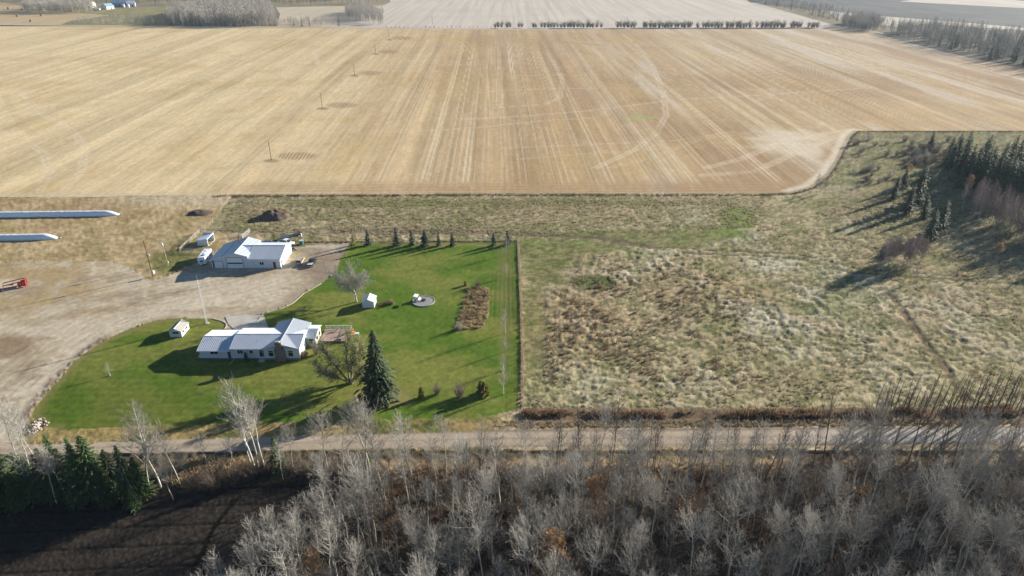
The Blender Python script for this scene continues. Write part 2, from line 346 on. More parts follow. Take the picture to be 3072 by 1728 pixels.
for P_ in (yd, [(0, 1180), (160, 1010), (420, 900), (700, 850), (860, 800)], [(0, 930), (250, 900), (560, 870), (700, 830)], [(60, 1150), (300, 1000), (430, 935), (620, 880), (700, 960)]):
    dd = dline(X, Y, P_) + .5 * (vn(X, Y, 6, 12) - .5); c2 = c2 * (1 - .20 * (1 - ss(.1, .5, np.abs(dd - 1.0))) * ss(.3, .6, nB) - .13 * (1 - ss(.1, .5, np.abs(dd - 3.1))) * ss(.35, .6, nA))[..., None]
c2 = c2 * (.84 + .30 * nC[..., None]) * (.92 + .16 * nD[..., None]); CC[k] = c2[k]; Z[k] = (nB * .12 + nC * .03 + litter * nD * .22)[k]
# road with wheel tracks
k = cls == 3
RM = [(a[0], (a[1] + b[1]) / 2) for a, b in zip(ROAD[:7], ROAD[:6:-1])]
dr = dline(X, Y, [(-2500, 1382), (0, 1352), (333, 1342), (900, 1330), (1500, 1317), (2300, 1312), (5500, 1280)])
c3 = mixc(C3((.25, .205, .155)), C3((.37, .31, .24)), 1 - ss(.4, 1.6, np.abs(dr - 1.2)))
c3 = mixc(c3, C3((.19, .16, .13)), ss(2.0, 3.2, dr)); c3 = mixc(c3, C3((.43, .42, .40)), ss(2200, 2700, SX) * .55 * (1 - ss(1.5, 3, dr)))
c3 = c3 * (.9 + .2 * nC[..., None]); CC[k] = c3[k]; Z[k] = (.12 - .02 * dr + nD * .02)[k]
# plough field in the corner
k = cls == 4
rowp = ((Y - .05 * X + .5 * vn(X, Y, 20, 1)) % 4.6); furrow = .8 - .8 * ss(.12, .40, np.abs(rowp - 2.3))
c4 = C3((.030, .025, .021)) * (.65 + .8 * nD[..., None]) * (1 - .6 * furrow[..., None])
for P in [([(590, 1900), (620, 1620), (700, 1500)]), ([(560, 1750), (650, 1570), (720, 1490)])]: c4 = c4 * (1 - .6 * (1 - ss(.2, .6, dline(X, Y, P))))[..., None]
CC[k] = c4[k]; Z[k] = (nD * .13 - furrow * .12)[k]
# woodland floor and verges
k = cls == 5
c5 = mixc(C3((.095, .068, .044)), C3((.048, .042, .030)), ss(.4, .6, nB)); c5 = mixc(c5, C3((.20, .11, .05)), ss(.62, .8, fbm(X, Y, 7, 8)) * .7)
c5 = mixc(c5, C3((.36, .27, .16)), (1 - ss(6, 12, np.abs(SY - 1385))) * ss(1000, 1400, SX) * .0 + ell(620, 1400, 90, 35) * .9)
dv = dline(X, Y, [(-500, 1388), (520, 1382), (900, 1376), (1500, 1370), (2300, 1368), (3900, 1352)])
c5 = mixc(c5, C3((.10, .085, .055)), (1 - ss(2, 4, dv)) * ss(.3, .6, nB)); c5 = c5 * (.6 + .7 * nC[..., None])
c5 = mixc(c5, C3((.30, .22, .13)), (1 - ss(1.2, 2.6, dline(X, Y, [(1000, 1400), (1500, 1390), (2300, 1388), (3900, 1370)]))) * ss(.3, .6, nB) * .8)
CC[k] = c5[k]; Z[k] = (-.25 * (1 - ss(1, 4, dv)) + nC * .35 + nB * .5 - .3)[k]
k = cls == 7
c7 = mixc(C3((.42, .34, .22)), C3((.30, .23, .14)), ss(.4, .6, nB))
c7 = mixc(c7, mixc(C3((.26, .20, .085)), C3((.12, .13, .035)), ss(.45, .65, nB)), ss(1560, 1440, SX))
c7 = mixc(c7, C3((.17, .12, .075)), (1 - ss(2.0, 3.4, dline(X, Y, [(1560, 1240), (2000, 1248), (2600, 1243), (3900, 1225)]))) * ss(1540, 1580, SX))
c7 = c7 * (.75 + .5 * nC[..., None]); CC[k] = c7[k]; Z[k] = (nC * .12 - .25 * (1 - ss(1, 3, dline(X, Y, [(1560, 1262), (2300, 1262), (3900, 1245)]))) + nD * .1)[k]
# knoll west of the mound
cell = cls[:-1, :-1]; idx = np.arange(X.size).reshape(X.shape)
quad = np.stack([idx[:-1, :-1], idx[:-1, 1:], idx[1:, 1:], idx[1:, :-1]], -1)
P3 = np.stack([X, Y, Z], -1).reshape(-1, 3); CF = np.clip(CC, .005, .9).reshape(-1, 3)
GM = {0: ('pasture', ground_mat('pasture_grass', 2.2, .72, 1.3, .10, 3.5)), 1: ('lawn', ground_mat('lawn_grass', 3.0, .80, 1.2, .03, 9)), 2: ('gravel_yard', ground_mat('yard_gravel', 2.5, .85, 1.15, .025, 6)),
      3: ('gravel_road', ground_mat('road_gravel', 3, .88, 1.12, .015, 8)), 4: ('ploughed_field', ground_mat('ploughed_soil', 2.5, .6, 1.4, .08, 5)), 5: ('woodland_floor', ground_mat('leaf_litter', 2.5, .5, 1.5, .12, 4)),
      6: ('rough_grass', ground_mat('rough_tan_grass', 2.0, .75, 1.25, .06, 4)), 7: ('road_verge', ground_mat('verge_grass', 2.0, .7, 1.3, .08, 4))}
def grid_obj(name, P3, CF, q, m, smooth):
    us, inv = np.unique(q.ravel(), return_inverse=True)
    me = raw_mesh(name, P3[us], inv.reshape(q.shape), m, smooth)
    a = me.attributes.new('soil_colour', 'FLOAT_COLOR', 'POINT')
    a.data.foreach_set('color', np.concatenate([CF[us], np.ones((len(us), 1))], 1).astype(np.float32).ravel())
    return link(name, me, kind='structure')
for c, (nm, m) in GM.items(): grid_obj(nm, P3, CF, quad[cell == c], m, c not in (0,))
def ground_z(x, y): return 0.0

# ---------------------------------------------------------------- stubble field, same kind of grid
NX2, rows2 = 1000, np.concatenate([np.arange(612, 200, -2.3), np.arange(200, 78, -1.4)])
Yr = np.array([g(1536, float(r)).y for r in rows2]); u = np.concatenate([-np.linspace(2.2, .84, 36)[:-1], np.linspace(-.84, .84, 940), np.linspace(.84, 2.2, 36)[1:]])
Yg, U = np.meshgrid(Yr, u, indexing='ij'); X = U * (Yg * CT + CAMH * ST); Y = Yg; SX, SY = sxy(X, Y)
th = R(1.4); uu = X * math.cos(th) + Y * math.sin(th); vv = -X * math.sin(th) + Y * math.cos(th)
nA = fbm(X, Y, 70, 0, 4); nB = fbm(X, Y, 18, 3, 4); nD = vn(X, Y, 1.1, 6)
tone = np.clip(ss(600, 1700, SX + 250 * (nA - .5)) * .9 + .35 * (nB - .5) + .25 * ss(.5, .8, fbm(uu * 2.2, vv * .3, 50, 5)), 0, 1)
col = mixc(C3((.56, .45, .275)), C3((.375, .265, .150)), tone)
col = mixc(col, C3((.27, .175, .10)), ss(.50, .70, fbm(X * .8, Y * .55, 60, 6, 4)) * ss(900, 1500, SX) * ss(60, 250, SY) * .55)
col = mixc(col, C3((.42, .30, .13)), ss(.52, .70, fbm(X, Y, 40, 10, 4)) * .35)
col = mixc(col, C3((.46, .385, .285)), ss(260, 110, SY) * ss(1600, 2500, SX) * .6)
st = fbm(uu * 1.0, vv * .02, 3.0, 2, 3); st2 = fbm(uu, vv * .012, 11, 7, 2); st3 = vn(uu, vv * .03, 1.1, 10)
mid = ss(750, 1150, SX)
col = col * (1 + ((st - .5) * .34 + (st2 - .5) * .34 + (st3 - .5) * .16) * 1.0)[..., None]
ph = (uu + 1.2 * (vn(uu, vv * .004, 30, 4) - .5)); cell_i = np.floor(ph / 9.3); fr = ph - cell_i * 9.3
h1 = (np.sin(cell_i * 12.9898) * 43758.5453) % 1.0
line = np.maximum(1 - ss(.3, .75, np.abs(fr - 3.0 - h1)), 1 - ss(.3, .75, np.abs(fr - 5.2 - h1)))
lamp = ss(.28, .7, vn(uu * .35, vv * .012, 3, 9)) * (.35 + .65 * mid) * (.5 + .7 * h1)
ends = ss(575, 545, SY + 14 * h1) * ss(105, 160, SY)
col = mixc(col, C3((.62, .53, .38)), line * lamp * .62 * ends)
fr2 = (uu + .3 * vn(uu, vv * .01, 9, 3)) % 3.1; l2 = (1 - ss(.15, .55, np.abs(fr2 - 1.5))) * ss(.35, .75, vn(uu * .4, vv * .018, 2.4, 12)); col = mixc(col, C3((.60, .51, .37)), l2 * .60 * ends * (.3 + .7 * mid))
l3 = (1 - ss(.1, .5, np.abs((uu + 1.1) % 6.2 - 3))) * ss(.4, .8, vn(uu * .3, vv * .015, 2.2, 14)); col = mixc(col, C3((.24, .165, .10)), l3 * .58 * ends * mid)
ch = ss(.55, .75, fbm(uu * .9, vv * .08, 14, 13, 3)) * ss(1300, 2300, SX); col = mixc(col, C3((.54, .50, .44)), ch * .5)
ch = ss(.6, .8, fbm(uu * .8, vv * .10, 26, 1, 3)) * ss(1400, 1800, SX); col = mixc(col, C3((.26, .165, .105)), ch * .5)
D = 1.1925
def trk(P, w=.5, gap=2.2, c=(.64, .55, .42), s=.6):
    global col
    d = dline(X, Y, [(a * D, b * D) for a, b in P])
    m = np.maximum(1 - ss(w * .5, w * 1.6, np.abs(d - gap / 2)), (1 - ss(w * .4, w, d)) * (gap == 0))
    col = mixc(col, C3(c), m * s * .62 * ss(.2, .6, nB))
trk([(1560, 80), (1600, 110), (1640, 160), (1668, 230), (1676, 290), (1650, 335), (1600, 375), (1500, 420)], .8)
trk([(1420, 90), (1500, 130), (1600, 190), (1650, 260)], .5, s=.4)
trk([(1150, 300), (1300, 292), (1480, 278), (1700, 250), (1960, 236), (2160, 222)], 1.1, 0, s=.55)
trk([(1050, 330), (1200, 320), (1400, 300), (1500, 295)], .7, s=.4); trk([(1390, 150), (1415, 200), (1408, 245), (1370, 262), (1250, 270)], .7)
trk([(40, 220), (110, 290), (180, 325), (215, 370), (205, 430), (160, 480), (100, 495)], .9, s=.6); trk([(0, 330), (60, 350), (110, 385), (125, 430), (100, 480)], .8, s=.6)
trk([(0, 215), (25, 270), (60, 320), (90, 340)], 1.0, c=(.38, .29, .18), s=.45)
trk([(200, 225), (330, 215), (400, 235), (420, 255), (380, 275)], 1, s=.4); trk([(800, 160), (790, 130), (850, 95)], 1.2, s=.5)
trk([(600, 240), (760, 215), (900, 210)], .7, s=.3); trk([(1780, 420), (1860, 400), (1990, 350), (2080, 335), (2135, 325)], 1.2, s=.5); trk([(1770, 440), (1900, 430), (2010, 380), (2110, 340)], 1.2, s=.5)
trk([(1010, 70), (1240, 92), (1400, 103), (1560, 118), (1720, 122)], 3.0, 0, c=(.30, .20, .13), s=.5)
trk([(870, 85), (1100, 72), (1500, 78)], 1.5, 0, s=.4)
trk([(1200, 232), (1290, 226), (1400, 222), (1650, 220)], 1.0, 0, s=.5); trk([(1260, 372), (1500, 362), (1700, 352), (1850, 330)], .9, 0, s=.4); trk([(1300, 400), (1480, 385), (1700, 372)], .9, 0, s=.3)
trk([(1180, 250), (1250, 292), (1400, 330), (1560, 392), (1640, 430)], .6, s=.3); trk([(1540, 420), (1640, 395), (1760, 350), (1900, 330)], .6, s=.35); trk([(1900, 252), (1930, 246), (1945, 230), (1935, 222)], .6, s=.5)
trk([(560, 290), (760, 262), (900, 258)], .8, 0, s=.3); trk([(1000, 175), (1300, 190), (1500, 185), (1660, 178)], .9, 0, s=.35)
head = ss(536, 560, SY) * ss(2350, 2250, SX); hr = .5 + .5 * np.sin(vv * 1.7)
col = mixc(col, C3((.36, .25, .15)) * (.85 + .3 * hr[..., None]), head * .6 * ss(500, 900, SX)); col = mixc(col, C3((.50, .42, .30)), ss(572, 585, SY) * ss(2400, 2300, SX) * .8)
bend = dline(X, Y, [(2380, 576), (2436, 560), (2484, 523), (2515, 477), (2545, 411), (2568, 391)])
col = mixc(col, C3((.62, .55, .44)), (1 - ss(3, 6, bend)) * .7); col = mixc(col, C3((.20, .17, .09)), (1 - ss(.8, 2.0, bend)) * .6)
r = np.sqrt(((SX - 2380) / 190) ** 2 + ((SY - 430) / 45) ** 2) + (nB - .5); col = mixc(col, C3((.60, .52, .40)), (1 - ss(.5, 1.1, r)) * .7)
col = mixc(col, C3((.44, .39, .20)), ss(.6, .8, nB) * ss(1500, 700, SX) * .3)
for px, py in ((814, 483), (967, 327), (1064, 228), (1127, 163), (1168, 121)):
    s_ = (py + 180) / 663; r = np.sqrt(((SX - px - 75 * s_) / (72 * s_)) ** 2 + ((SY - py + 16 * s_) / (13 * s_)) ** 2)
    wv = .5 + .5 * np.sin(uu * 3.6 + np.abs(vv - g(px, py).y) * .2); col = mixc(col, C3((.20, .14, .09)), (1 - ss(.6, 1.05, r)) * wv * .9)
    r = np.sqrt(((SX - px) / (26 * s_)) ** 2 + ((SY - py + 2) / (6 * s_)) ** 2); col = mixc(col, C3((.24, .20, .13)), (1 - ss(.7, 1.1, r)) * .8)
db = dline(X, Y, [(700, 587), (1370, 583.5), (2266, 583.5), (2385, 578)]); col = mixc(col, C3((.10, .085, .05)), (1 - ss(.5, 2.0, db)) * .6)
col = mixc(col, C3((.30, .34, .12)), (1 - ss(.3, 1.0, np.sqrt(((SX - 1930) / 70) ** 2 + ((SY - 352) / 12) ** 2) + (nB - .5))) * .5)
col = col * (.90 + .20 * nD[..., None])
idx = np.arange(X.size).reshape(X.shape); quad = np.stack([idx[:-1, :-1], idx[:-1, 1:], idx[1:, 1:], idx[1:, :-1]], -1)
FAR_EDGE = [(-4500, 40), (0, 72), (560, 76), (1000, 80), (1500, 86), (2560, 80), (2640, 104), (2700, 122), (2900, 172), (3072, 205), (3600, 330), (4500, 600), (4500, 900), (-4500, 900)]
keep = inpoly(SX, SY, FAR_EDGE)[:-1, :-1]
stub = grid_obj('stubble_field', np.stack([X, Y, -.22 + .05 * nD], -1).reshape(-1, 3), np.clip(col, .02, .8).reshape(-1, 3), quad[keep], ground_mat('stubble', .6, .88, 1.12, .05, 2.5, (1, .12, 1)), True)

# ---------------------------------------------------------------- far ground
def sheet(name, P, z, m):
    me = bpy.data.meshes.new(name); pts = [g(*p) for p in P]
    me.from_pydata([(p.x, p.y, z) for p in pts], [], [tuple(range(len(P)))]); me.materials.append(m)
    if me.polygons[0].normal.z < 0: me.flip_normals()
    return link(name, me, kind='structure')
def striped(name, c1, c2, ang, sc, c3=None, stretch=.03, mixs=.5):
    m = bpy.data.materials.new(name); m.use_nodes = True; N = m.node_tree.nodes; L = m.node_tree.links; b = N['Principled BSDF']
    b.inputs['Roughness'].default_value = 1; b.inputs['Specular IOR Level'].default_value = .05
    tc = N.new('ShaderNodeTexCoord'); mp = N.new('ShaderNodeMapping'); mp.inputs['Rotation'].default_value = (0, 0, ang); mp.inputs['Scale'].default_value = (sc, sc * stretch, sc)
    L.new(tc.outputs['Object'], mp.inputs['Vector'])
    n = N.new('ShaderNodeTexNoise'); n.inputs['Scale'].default_value = 1; n.inputs['Detail'].default_value = 6; n.inputs['Roughness'].default_value = .65; L.new(mp.outputs[0], n.inputs['Vector'])
    rp = N.new('ShaderNodeValToRGB'); rp.color_ramp.elements[0].position = .38; rp.color_ramp.elements[1].position = .62
    rp.color_ramp.elements[0].color = (*c1, 1); rp.color_ramp.elements[1].color = (*c2, 1); L.new(n.outputs[0], rp.inputs[0])
    n2 = N.new('ShaderNodeTexNoise'); n2.inputs['Scale'].default_value = .012; n2.inputs['Detail'].default_value = 5; L.new(tc.outputs['Object'], n2.inputs['Vector'])
    rp2 = N.new('ShaderNodeValToRGB'); rp2.color_ramp.elements[0].position = .45; rp2.color_ramp.elements[1].position = .65
    mx = N.new('ShaderNodeMix'); mx.data_type = 'RGBA'; L.new(n2.outputs[0], rp2.inputs[0]); L.new(rp.outputs[0], mx.inputs['A']); mx.inputs['B'].default_value = (*(c3 or c2), 1)
    ml = N.new('ShaderNodeMath'); ml.operation = 'MULTIPLY'; ml.inputs[1].default_value = mixs; L.new(rp2.outputs[0], ml.inputs[0]); L.new(ml.outputs[0], mx.inputs['Factor'])
    L.new(mx.outputs['Result'], b.inputs['Base Color']); return m
me = bpy.data.meshes.new('ground'); me.from_pydata([(-4500, -300, -1.2), (4500, -300, -1.2), (4500, 9000, -1.2), (-4500, 9000, -1.2)], [], [(0, 1, 2, 3)])
me.materials.append(striped('far_ground', (.30, .25, .17), (.24, .20, .12), 0, .03, (.12, .12, .07), .5)); link('ground', me, kind='structure')
pale_m = striped('pale_field', (.56, .50, .43), (.44, .40, .345), R(-1.4), .14, (.40, .375, .33), .02, .3)
tan_m = striped('tan_field', (.46, .36, .22), (.40, .31, .19), R(60), .06, (.34, .27, .16), .06)
dark_m = striped('dark_far_field', (.11, .115, .12), (.15, .15, .145), R(80), .05, (.085, .095, .10), .1)
green_m = striped('farmyard_grass', (.28, .25, .13), (.20, .19, .09), R(30), .08, (.16, .14, .08), .4)
def up(P): return P
sheet('pale_field', [(1150, 84), (1010, 78), (1170, 5), (1175, -50), (2120, -50), (2230, -4), (2500, 72), (2560, 79), (1500, 84)], -.9, pale_m)
sheet('harvested_field', [(790, 80), (740, 58), (820, 20), (1160, 14), (1012, 78)], -.95, tan_m if False else striped('cream_field', (.50, .43, .33), (.44, .38, .29), R(50), .06, (.40, .35, .27), .1))
sheet('hay_field', [(-2500, 64), (-2500, 12), (-800, 6), (0, 5), (120, 22), (430, 42), (330, 46), (210, 62), (200, 74), (0, 71)], -.98, tan_m)
sheet('farmyard', [(100, 26), (330, 24), (560, 18), (830, 16), (740, 60), (660, 78), (180, 73), (210, 60), (330, 44)], -.93, green_m)
sheet('dark_field', [(2170, -60), (2250, 5), (2480, 30), (2640, 46), (3100, 84), (5000, 300), (5000, -60)], -.9, dark_m)
sheet('pale_strip', [(2480, 30), (2640, 46), (2900, 66), (3100, 84), (5000, 300), (5000, 400), (3200, 170), (2900, 100), (2620, 72), (2520, 60)], -.86, pale_m)
sheet('far_pale_field', [(2850, -20), (3100, 4), (5000, 60), (5000, 80), (3100, 24), (2700, 3)], -.84, pale_m)
sheet('far_road', [(-2500, 66), (0, 72.5), (560, 77), (1000, 81.5), (1500, 85.5), (2560, 81), (2650, 98), (2650, 103), (2560, 84), (1500, 88.5), (1000, 84.5), (560, 79.5), (0, 75), (-2500, 69)], -.15, mat('far_road_gravel', (.42, .38, .32), 1, noise=.2, nscale=.05))
sheet('wood_floor', [(500, 78), (540, 40), (800, -20), (840, 40), (830, 80)], -.8, mat('wood_floor_litter', (.16, .13, .09), 1, noise=.4, nscale=.05))
sheet('right_wood_floor', [(2600, 100), (2660, 84), (2780, 70), (3072, 90), (5000, 500), (4500, 620), (3600, 335), (3072, 207), (2900, 174), (2700, 123)], -.35, mat('right_wood_litter', (.10, .09, .06), 1, noise=.4, nscale=.05))

# ---------------------------------------------------------------- haze
hz = MB().box(-4600, 4600, -400, 9100, -2.2, 112).build('haze', mat('haze_air', (1, 1, 1)), kind='stuff')
hm = hz.data.materials[0]; hm.node_tree.nodes.remove(hm.node_tree.nodes['Principled BSDF'])
pv = hm.node_tree.nodes.new('ShaderNodeVolumePrincipled'); pv.inputs['Density'].default_value = .00006
pv.inputs['Color'].default_value = (.62, .80, 1.0, 1); pv.inputs['Anisotropy'].default_value = .2
hm.node_tree.links.new(pv.outputs[0], hm.node_tree.nodes['Material Output'].inputs['Volume'])

# ---------------------------------------------------------------- buildings
def window(parent, x0, x1, z0, z1, y, side='y', div=1, transom=False, fr='white', gl='glass', d=-1, handle=None):
    # a framed window proud of a wall; side 'y' faces -Y, side 'x' faces +X at x=y
    t = .07
    def bx(mb, a, b, c, e, d0, d1):
        if side == 'y': mb.box(a, b, y - d1, y - d0, c, e)
        elif side == 'x': mb.box(y + d0, y + d1, a, b, c, e)
        else: mb.box(y - d1, y - d0, a, b, c, e)
    f = MB(); bx(f, x0 - t, x0, z0 - t, z1 + t, 0, .06); bx(f, x1, x1 + t, z0 - t, z1 + t, 0, .06); bx(f, x0, x1, z1, z1 + t, 0, .06); bx(f, x0, x1, z0 - t, z0, 0, .06)
    for i in range(1, div): xm = x0 + (x1 - x0) * i / div; bx(f, xm - .04, xm + .04, z0, z1, 0, .05)
    if transom: zt = z0 + (z1 - z0) * .74; bx(f, x0, x1, zt - .05, zt + .05, 0, .052)
    w = f.build('window', M[fr], parent)
    for i in range(div):
        a = x0 + (x1 - x0) * i / div; b = x0 + (x1 - x0) * (i + 1) / div
        p = MB(); bx(p, a + .01, b - .01, z0, z1, .005, .025); p.build('pane', M[gl], w)
    return w
def door(parent, x0, x1, z0, z1, y, side='y', m='door'):
    f = MB(); p = MB(); h = MB()
    for (a, b, c, e) in ((x0 - .09, x0, z0, z1 + .09), (x1, x1 + .09, z0, z1 + .09), (x0, x1, z1, z1 + .09)):
        f.box(a, b, y - .06, y, c, e) if side == 'y' else f.box(y, y + .06, a, b, c, e)
    p.box(x0 + .005, x1 - .005, y - .035, y - .004, z0, z1 - .005) if side == 'y' else p.box(y + .004, y + .035, x0 + .005, x1 - .005, z0, z1 - .005)
    h.box(x1 - .14, x1 - .08, y - .08, y - .037, z0 + .95, z0 + 1.05) if side == 'y' else h.box(y + .037, y + .08, x1 - .14, x1 - .08, z0 + .95, z0 + 1.05)
    d = p.build('door', M[m], parent); f.build('frame', M['white'], d); h.build('handle', M['steel'], d)
def ribs_on(q, sp, m='rib', parent=None, w=.10, h=.08):
    # q = eave a, eave b, ridge b, ridge a; raised seams from eave to ridge
    a, b, c, d = [Vector(p) for p in q]; n = max(2, int((b - a).length / sp)); mb = MB()
    along = (b - a).normalized()
    for i in range(n + 1):
        t = i / n; lo = a.lerp(b, t); hi = d.lerp(c, t)
        if (hi - lo).length < .3: continue
        o = along * w / 2; up_ = Vector((0, 0, h))
        mb.add([lo - o, lo + o, hi + o, hi - o, lo - o * .5 + up_, lo + o * .5 + up_, hi + o * .5 + up_, hi - o * .5 + up_], [(4, 5, 6, 7), (0, 1, 5, 4), (2, 3, 7, 6), (1, 2, 6, 5), (3, 0, 4, 7)])
    return mb.build('roof_rib', M[m], parent, kind='stuff')
def slope(parent, q, ribs=True, sp=.30, m='tin', t=.10, name='roof_slope'):
    s = MB().slab(q, t).build(name, M[m], parent)
    if ribs:
        r = ribs_on(q, sp); r.parent = s
    return s
def gable(parent, x0, x1, y0, y1, ze, zr, axis='x', oh=.5, rib=.42, m='tin', xr=None):
    # axis = ridge direction
    if axis == 'x':
        yr = (y0 + y1) / 2; k = (zr - ze) / (yr - y0 + oh); a, b = x0 - oh * .7, x1 + oh * .7
        slope(parent, [(a, y0 - oh, ze), (b, y0 - oh, ze), (b, yr, zr), (a, yr, zr)], rib > 0, rib, m)
        slope(parent, [(b, y1 + oh, ze), (a, y1 + oh, ze), (a, yr, zr), (b, yr, zr)], rib > 0, rib, m)
        MB().tube((a, yr, zr + .03), (b, yr, zr + .03), .09, n=6).build('ridge_cap', M['rib'], parent)
# --- ranch house
HX, HY = -79.2, 146.2
house = thing('ranch_house', 'long low white ranch house with ribbed metal roof and stone chimney on the lawn', 'house', (HX, HY, 0))
L0 = lambda x: x - HX
gx1 = 8.2; mx1 = 25.5; HD = 9.4
w = MB().prism([(0.0, .55), (HD, .55), (HD, 2.95), (HD / 2, 4.0), (0, 2.95)], 0.3, gx1, 'x'); w.build('garage_wall', M['siding'], house)
w = MB().prism([(0.003, .55), (HD, .55), (HD, 3.5), (HD / 2, 4.62), (0.003, 3.5)], gx1 + .01, mx1, 'x'); w.build('wall', M['siding'], house)
w = MB().prism([(16.6, .55), (25.4, .55), (25.4, 3.5), (20.9, 4.6), (16.6, 3.5)], -.06, 12.2); w.build('wing_wall', M['siding'], house)
MB().box(.33, mx1 - .04, .04, HD - .05, 0, .549).box(16.7, 25.3, HD - .1, 12.1, 0, .545).build('foundation', M['blue'], house)
MB().box(16.5, 25.5, -.12, .02, 0, .60).build('stone_base', M['stone'], house)
gable(house, .3, gx1 - .45, 0, HD, 3.0, 4.17, rib=.44)
gable(house, gx1 + .45, mx1 - .1, 0, HD, 3.6, 4.8, rib=.44)
xr = 20.85
slope(house, [(16.35, 12.7, 3.58), (16.35, -.46, 3.58), (xr, -.46, 4.95), (xr, 12.7, 4.95)], True, .4)
slope(house, [(25.42, -.46, 3.61), (25.42, 12.7, 3.61), (xr, 12.7, 4.95), (xr, -.46, 4.95)], True, .4)
MB().tube((xr, -.5, 4.98), (xr, 12.74, 4.98), .09).build('ridge_cap', M['rib'], house)
MB().box(-.05, gx1 - .1, -.62, -.5, 2.85, 3.0).box(gx1 + .1, 16.3, -.62, -.5, 3.45, 3.6).build('gutter', M['white'], house)
for sx_ in (16.3, 25.44):
    MB().slab([(sx_, -.5, 3.60), (xr, -.5, 4.93), (xr, -.465, 4.93), (sx_, -.465, 3.60)], .2).build('fascia', M['white'], house)
# sun room on the east end
MB().prism([(6.4, .0), (11.8, .0), (11.8, 2.9), (9.0, 3.6), (6.4, 2.9)], mx1 + .02, 27.9, 'x').build('sun_room', M['cream'], house)
slope(house, [(25.3, 5.7, 3.05), (28.25, 5.7, 3.05), (28.25, 9.0, 3.95), (25.3, 9.0, 3.95)], True, .28)
slope(house, [(28.25, 12.3, 3.1), (25.3, 12.3, 3.1), (25.3, 9.0, 3.95), (28.25, 9.0, 3.95)], True, .28)
window(house, 26.0, 27.3, 1.1, 2.3, 6.4, div=1)
window(house, 7.2, 8.6, 1.2, 2.4, 27.9, 'x'); window(house, 9.6, 11.0, 1.2, 2.4, 27.9, 'x')
MB().box(28.0, 28.1, 5.9, 6.4, 0, 2.9).build('porch_post', M['white'], house)
# openings on the front
window(house, 3.0, 4.9, 1.75, 2.55, 0, div=2); door(house, 7.3, 8.1, .55, 2.55, 0.0)
window(house, 9.9, 11.2, 1.9, 2.95, .003, div=2); window(house, 13.0, 13.75, 2.0, 2.9, .003)
window(house, 15.4, 16.2, 1.0, 2.95, .003, div=1, transom=True); window(house, 16.25, 16.5, 1.0, 2.95, .003, div=1)
window(house, 17.7, 18.9, 1.15, 2.85, -.06, transom=True, div=1); window(house, 22.7, 23.9, 1.15, 2.85, -.06, transom=True, div=1)
MB().box(15.2, 16.75, -.9, -.02, .25, .54).box(15.2, 16.75, -1.3, -.92, 0, .26).build('front_step', M['concrete'], house)
MB().path([(8.55, -.5, 2.95), (8.62, -.05, 2.7), (8.65, -.07, .5), (8.75, -.3, .3), (8.2, -2.3, .08)], .05).build('downspout', M['white'], house)
MB().path([(25.52, -.5, 3.5), (25.56, .0, 3.2), (25.56, .0, .3)], .05).build('downspout', M['white'], house)
for vx, vy in ((2.6, 4.2), (12.2, 4.3), (17.0, 4.4), (23.0, 5.6), (14.4, 2.0)):
    z0 = (3.0 if vx < 8 else 3.6) + .23 * (min(vy, HD - vy) + .5)
    MB().tube((vx, vy, z0 - .05), (vx, vy, z0 + .45), .09, n=8).tube((vx, vy, z0 + .45), (vx, vy, z0 + .52), .13, n=8).build('roof_vent', M['steel'], house)
chim = MB().prism([(19.5, 0), (21.9, 0), (21.8, 3.4), (21.55, 3.9), (21.5, 5.5), (19.95, 5.5), (19.9, 3.9), (19.6, 3.4)], -.75, -.08).build('chimney', M['soil'], house)
rs = random.Random(3); st = MB()
z = .02
while z < 5.4:
    hw = 1.2 if z < 3.4 else .8; x = 20.7 - hw; hh = rs.uniform(.18, .3)
    while x < 20.7 + hw - .08:
        ww = min(rs.uniform(.2, .42), 20.7 + hw - x); d_ = rs.uniform(.02, .09)
        st.box(x + .015, x + ww - .015, -.76 - d_, -.74, z + .015, min(z + hh, 5.48) - .015); x += ww
    for xs in (20.7 - hw, 20.7 + hw):
        for yy in (-.74, -.42): st.box(min(xs, xs + math.copysign(.06, xs - 20.7)) , max(xs, xs + math.copysign(.06, xs - 20.7)), yy, yy + .3, z + .015, min(z + hh, 5.48) - .015)
    z += hh
st.build('stone', M['stone'], chim, kind='stuff')
MB().box(19.82, 21.62, -.9, .0, 5.5, 5.62).build('chimney_cap', M['concrete'], chim); MB().box(20.3, 21.1, -.65, -.25, 5.62, 5.85).build('flue', M['steel'], chim)
# deck
dk = thing('timber_deck', 'weathered pinkish timber deck with white rail on the east side of the house', 'deck', (HX, HY, 0))
pl = MB()
for i in range(34):
    y = 8.3 + i * .19; pl.box(28.3, 35.6 - (.0 if i > 6 else (6 - i) * .1), y, y + .165, .48, .53)
pl.build('deck_board', M['paledeck'], dk, kind='stuff'); MB().box(28.35, 35.5, 8.4, 14.7, .1, .46).build('deck_frame', M['post'], dk)
rl = MB(); 
for i in range(7): rl.box(28.5 + i * 1.16, 28.58 + i * 1.16, 14.72, 14.8, .5, 1.5)
for i in range(6): rl.box(35.55, 35.63, 8.6 + i * 1.2, 8.68 + i * 1.2, .5, 1.5)
rl.build('rail_post', M['wood'], dk, kind='stuff'); MB().box(28.4, 35.65, 14.7, 14.82, 1.5, 1.56).box(35.53, 35.65, 8.5, 14.69, 1.5, 1.56).box(28.4, 35.6, 14.74, 14.79, 1.0, 1.05).build('handrail', M['white'], dk)
st_ = MB(); [st_.box(35.7 + .3 * i, 36.0 + .3 * i, 10.0, 11.4, 0, .42 - .14 * i) for i in range(3)]; st_.build('step', M['paledeck'], dk)
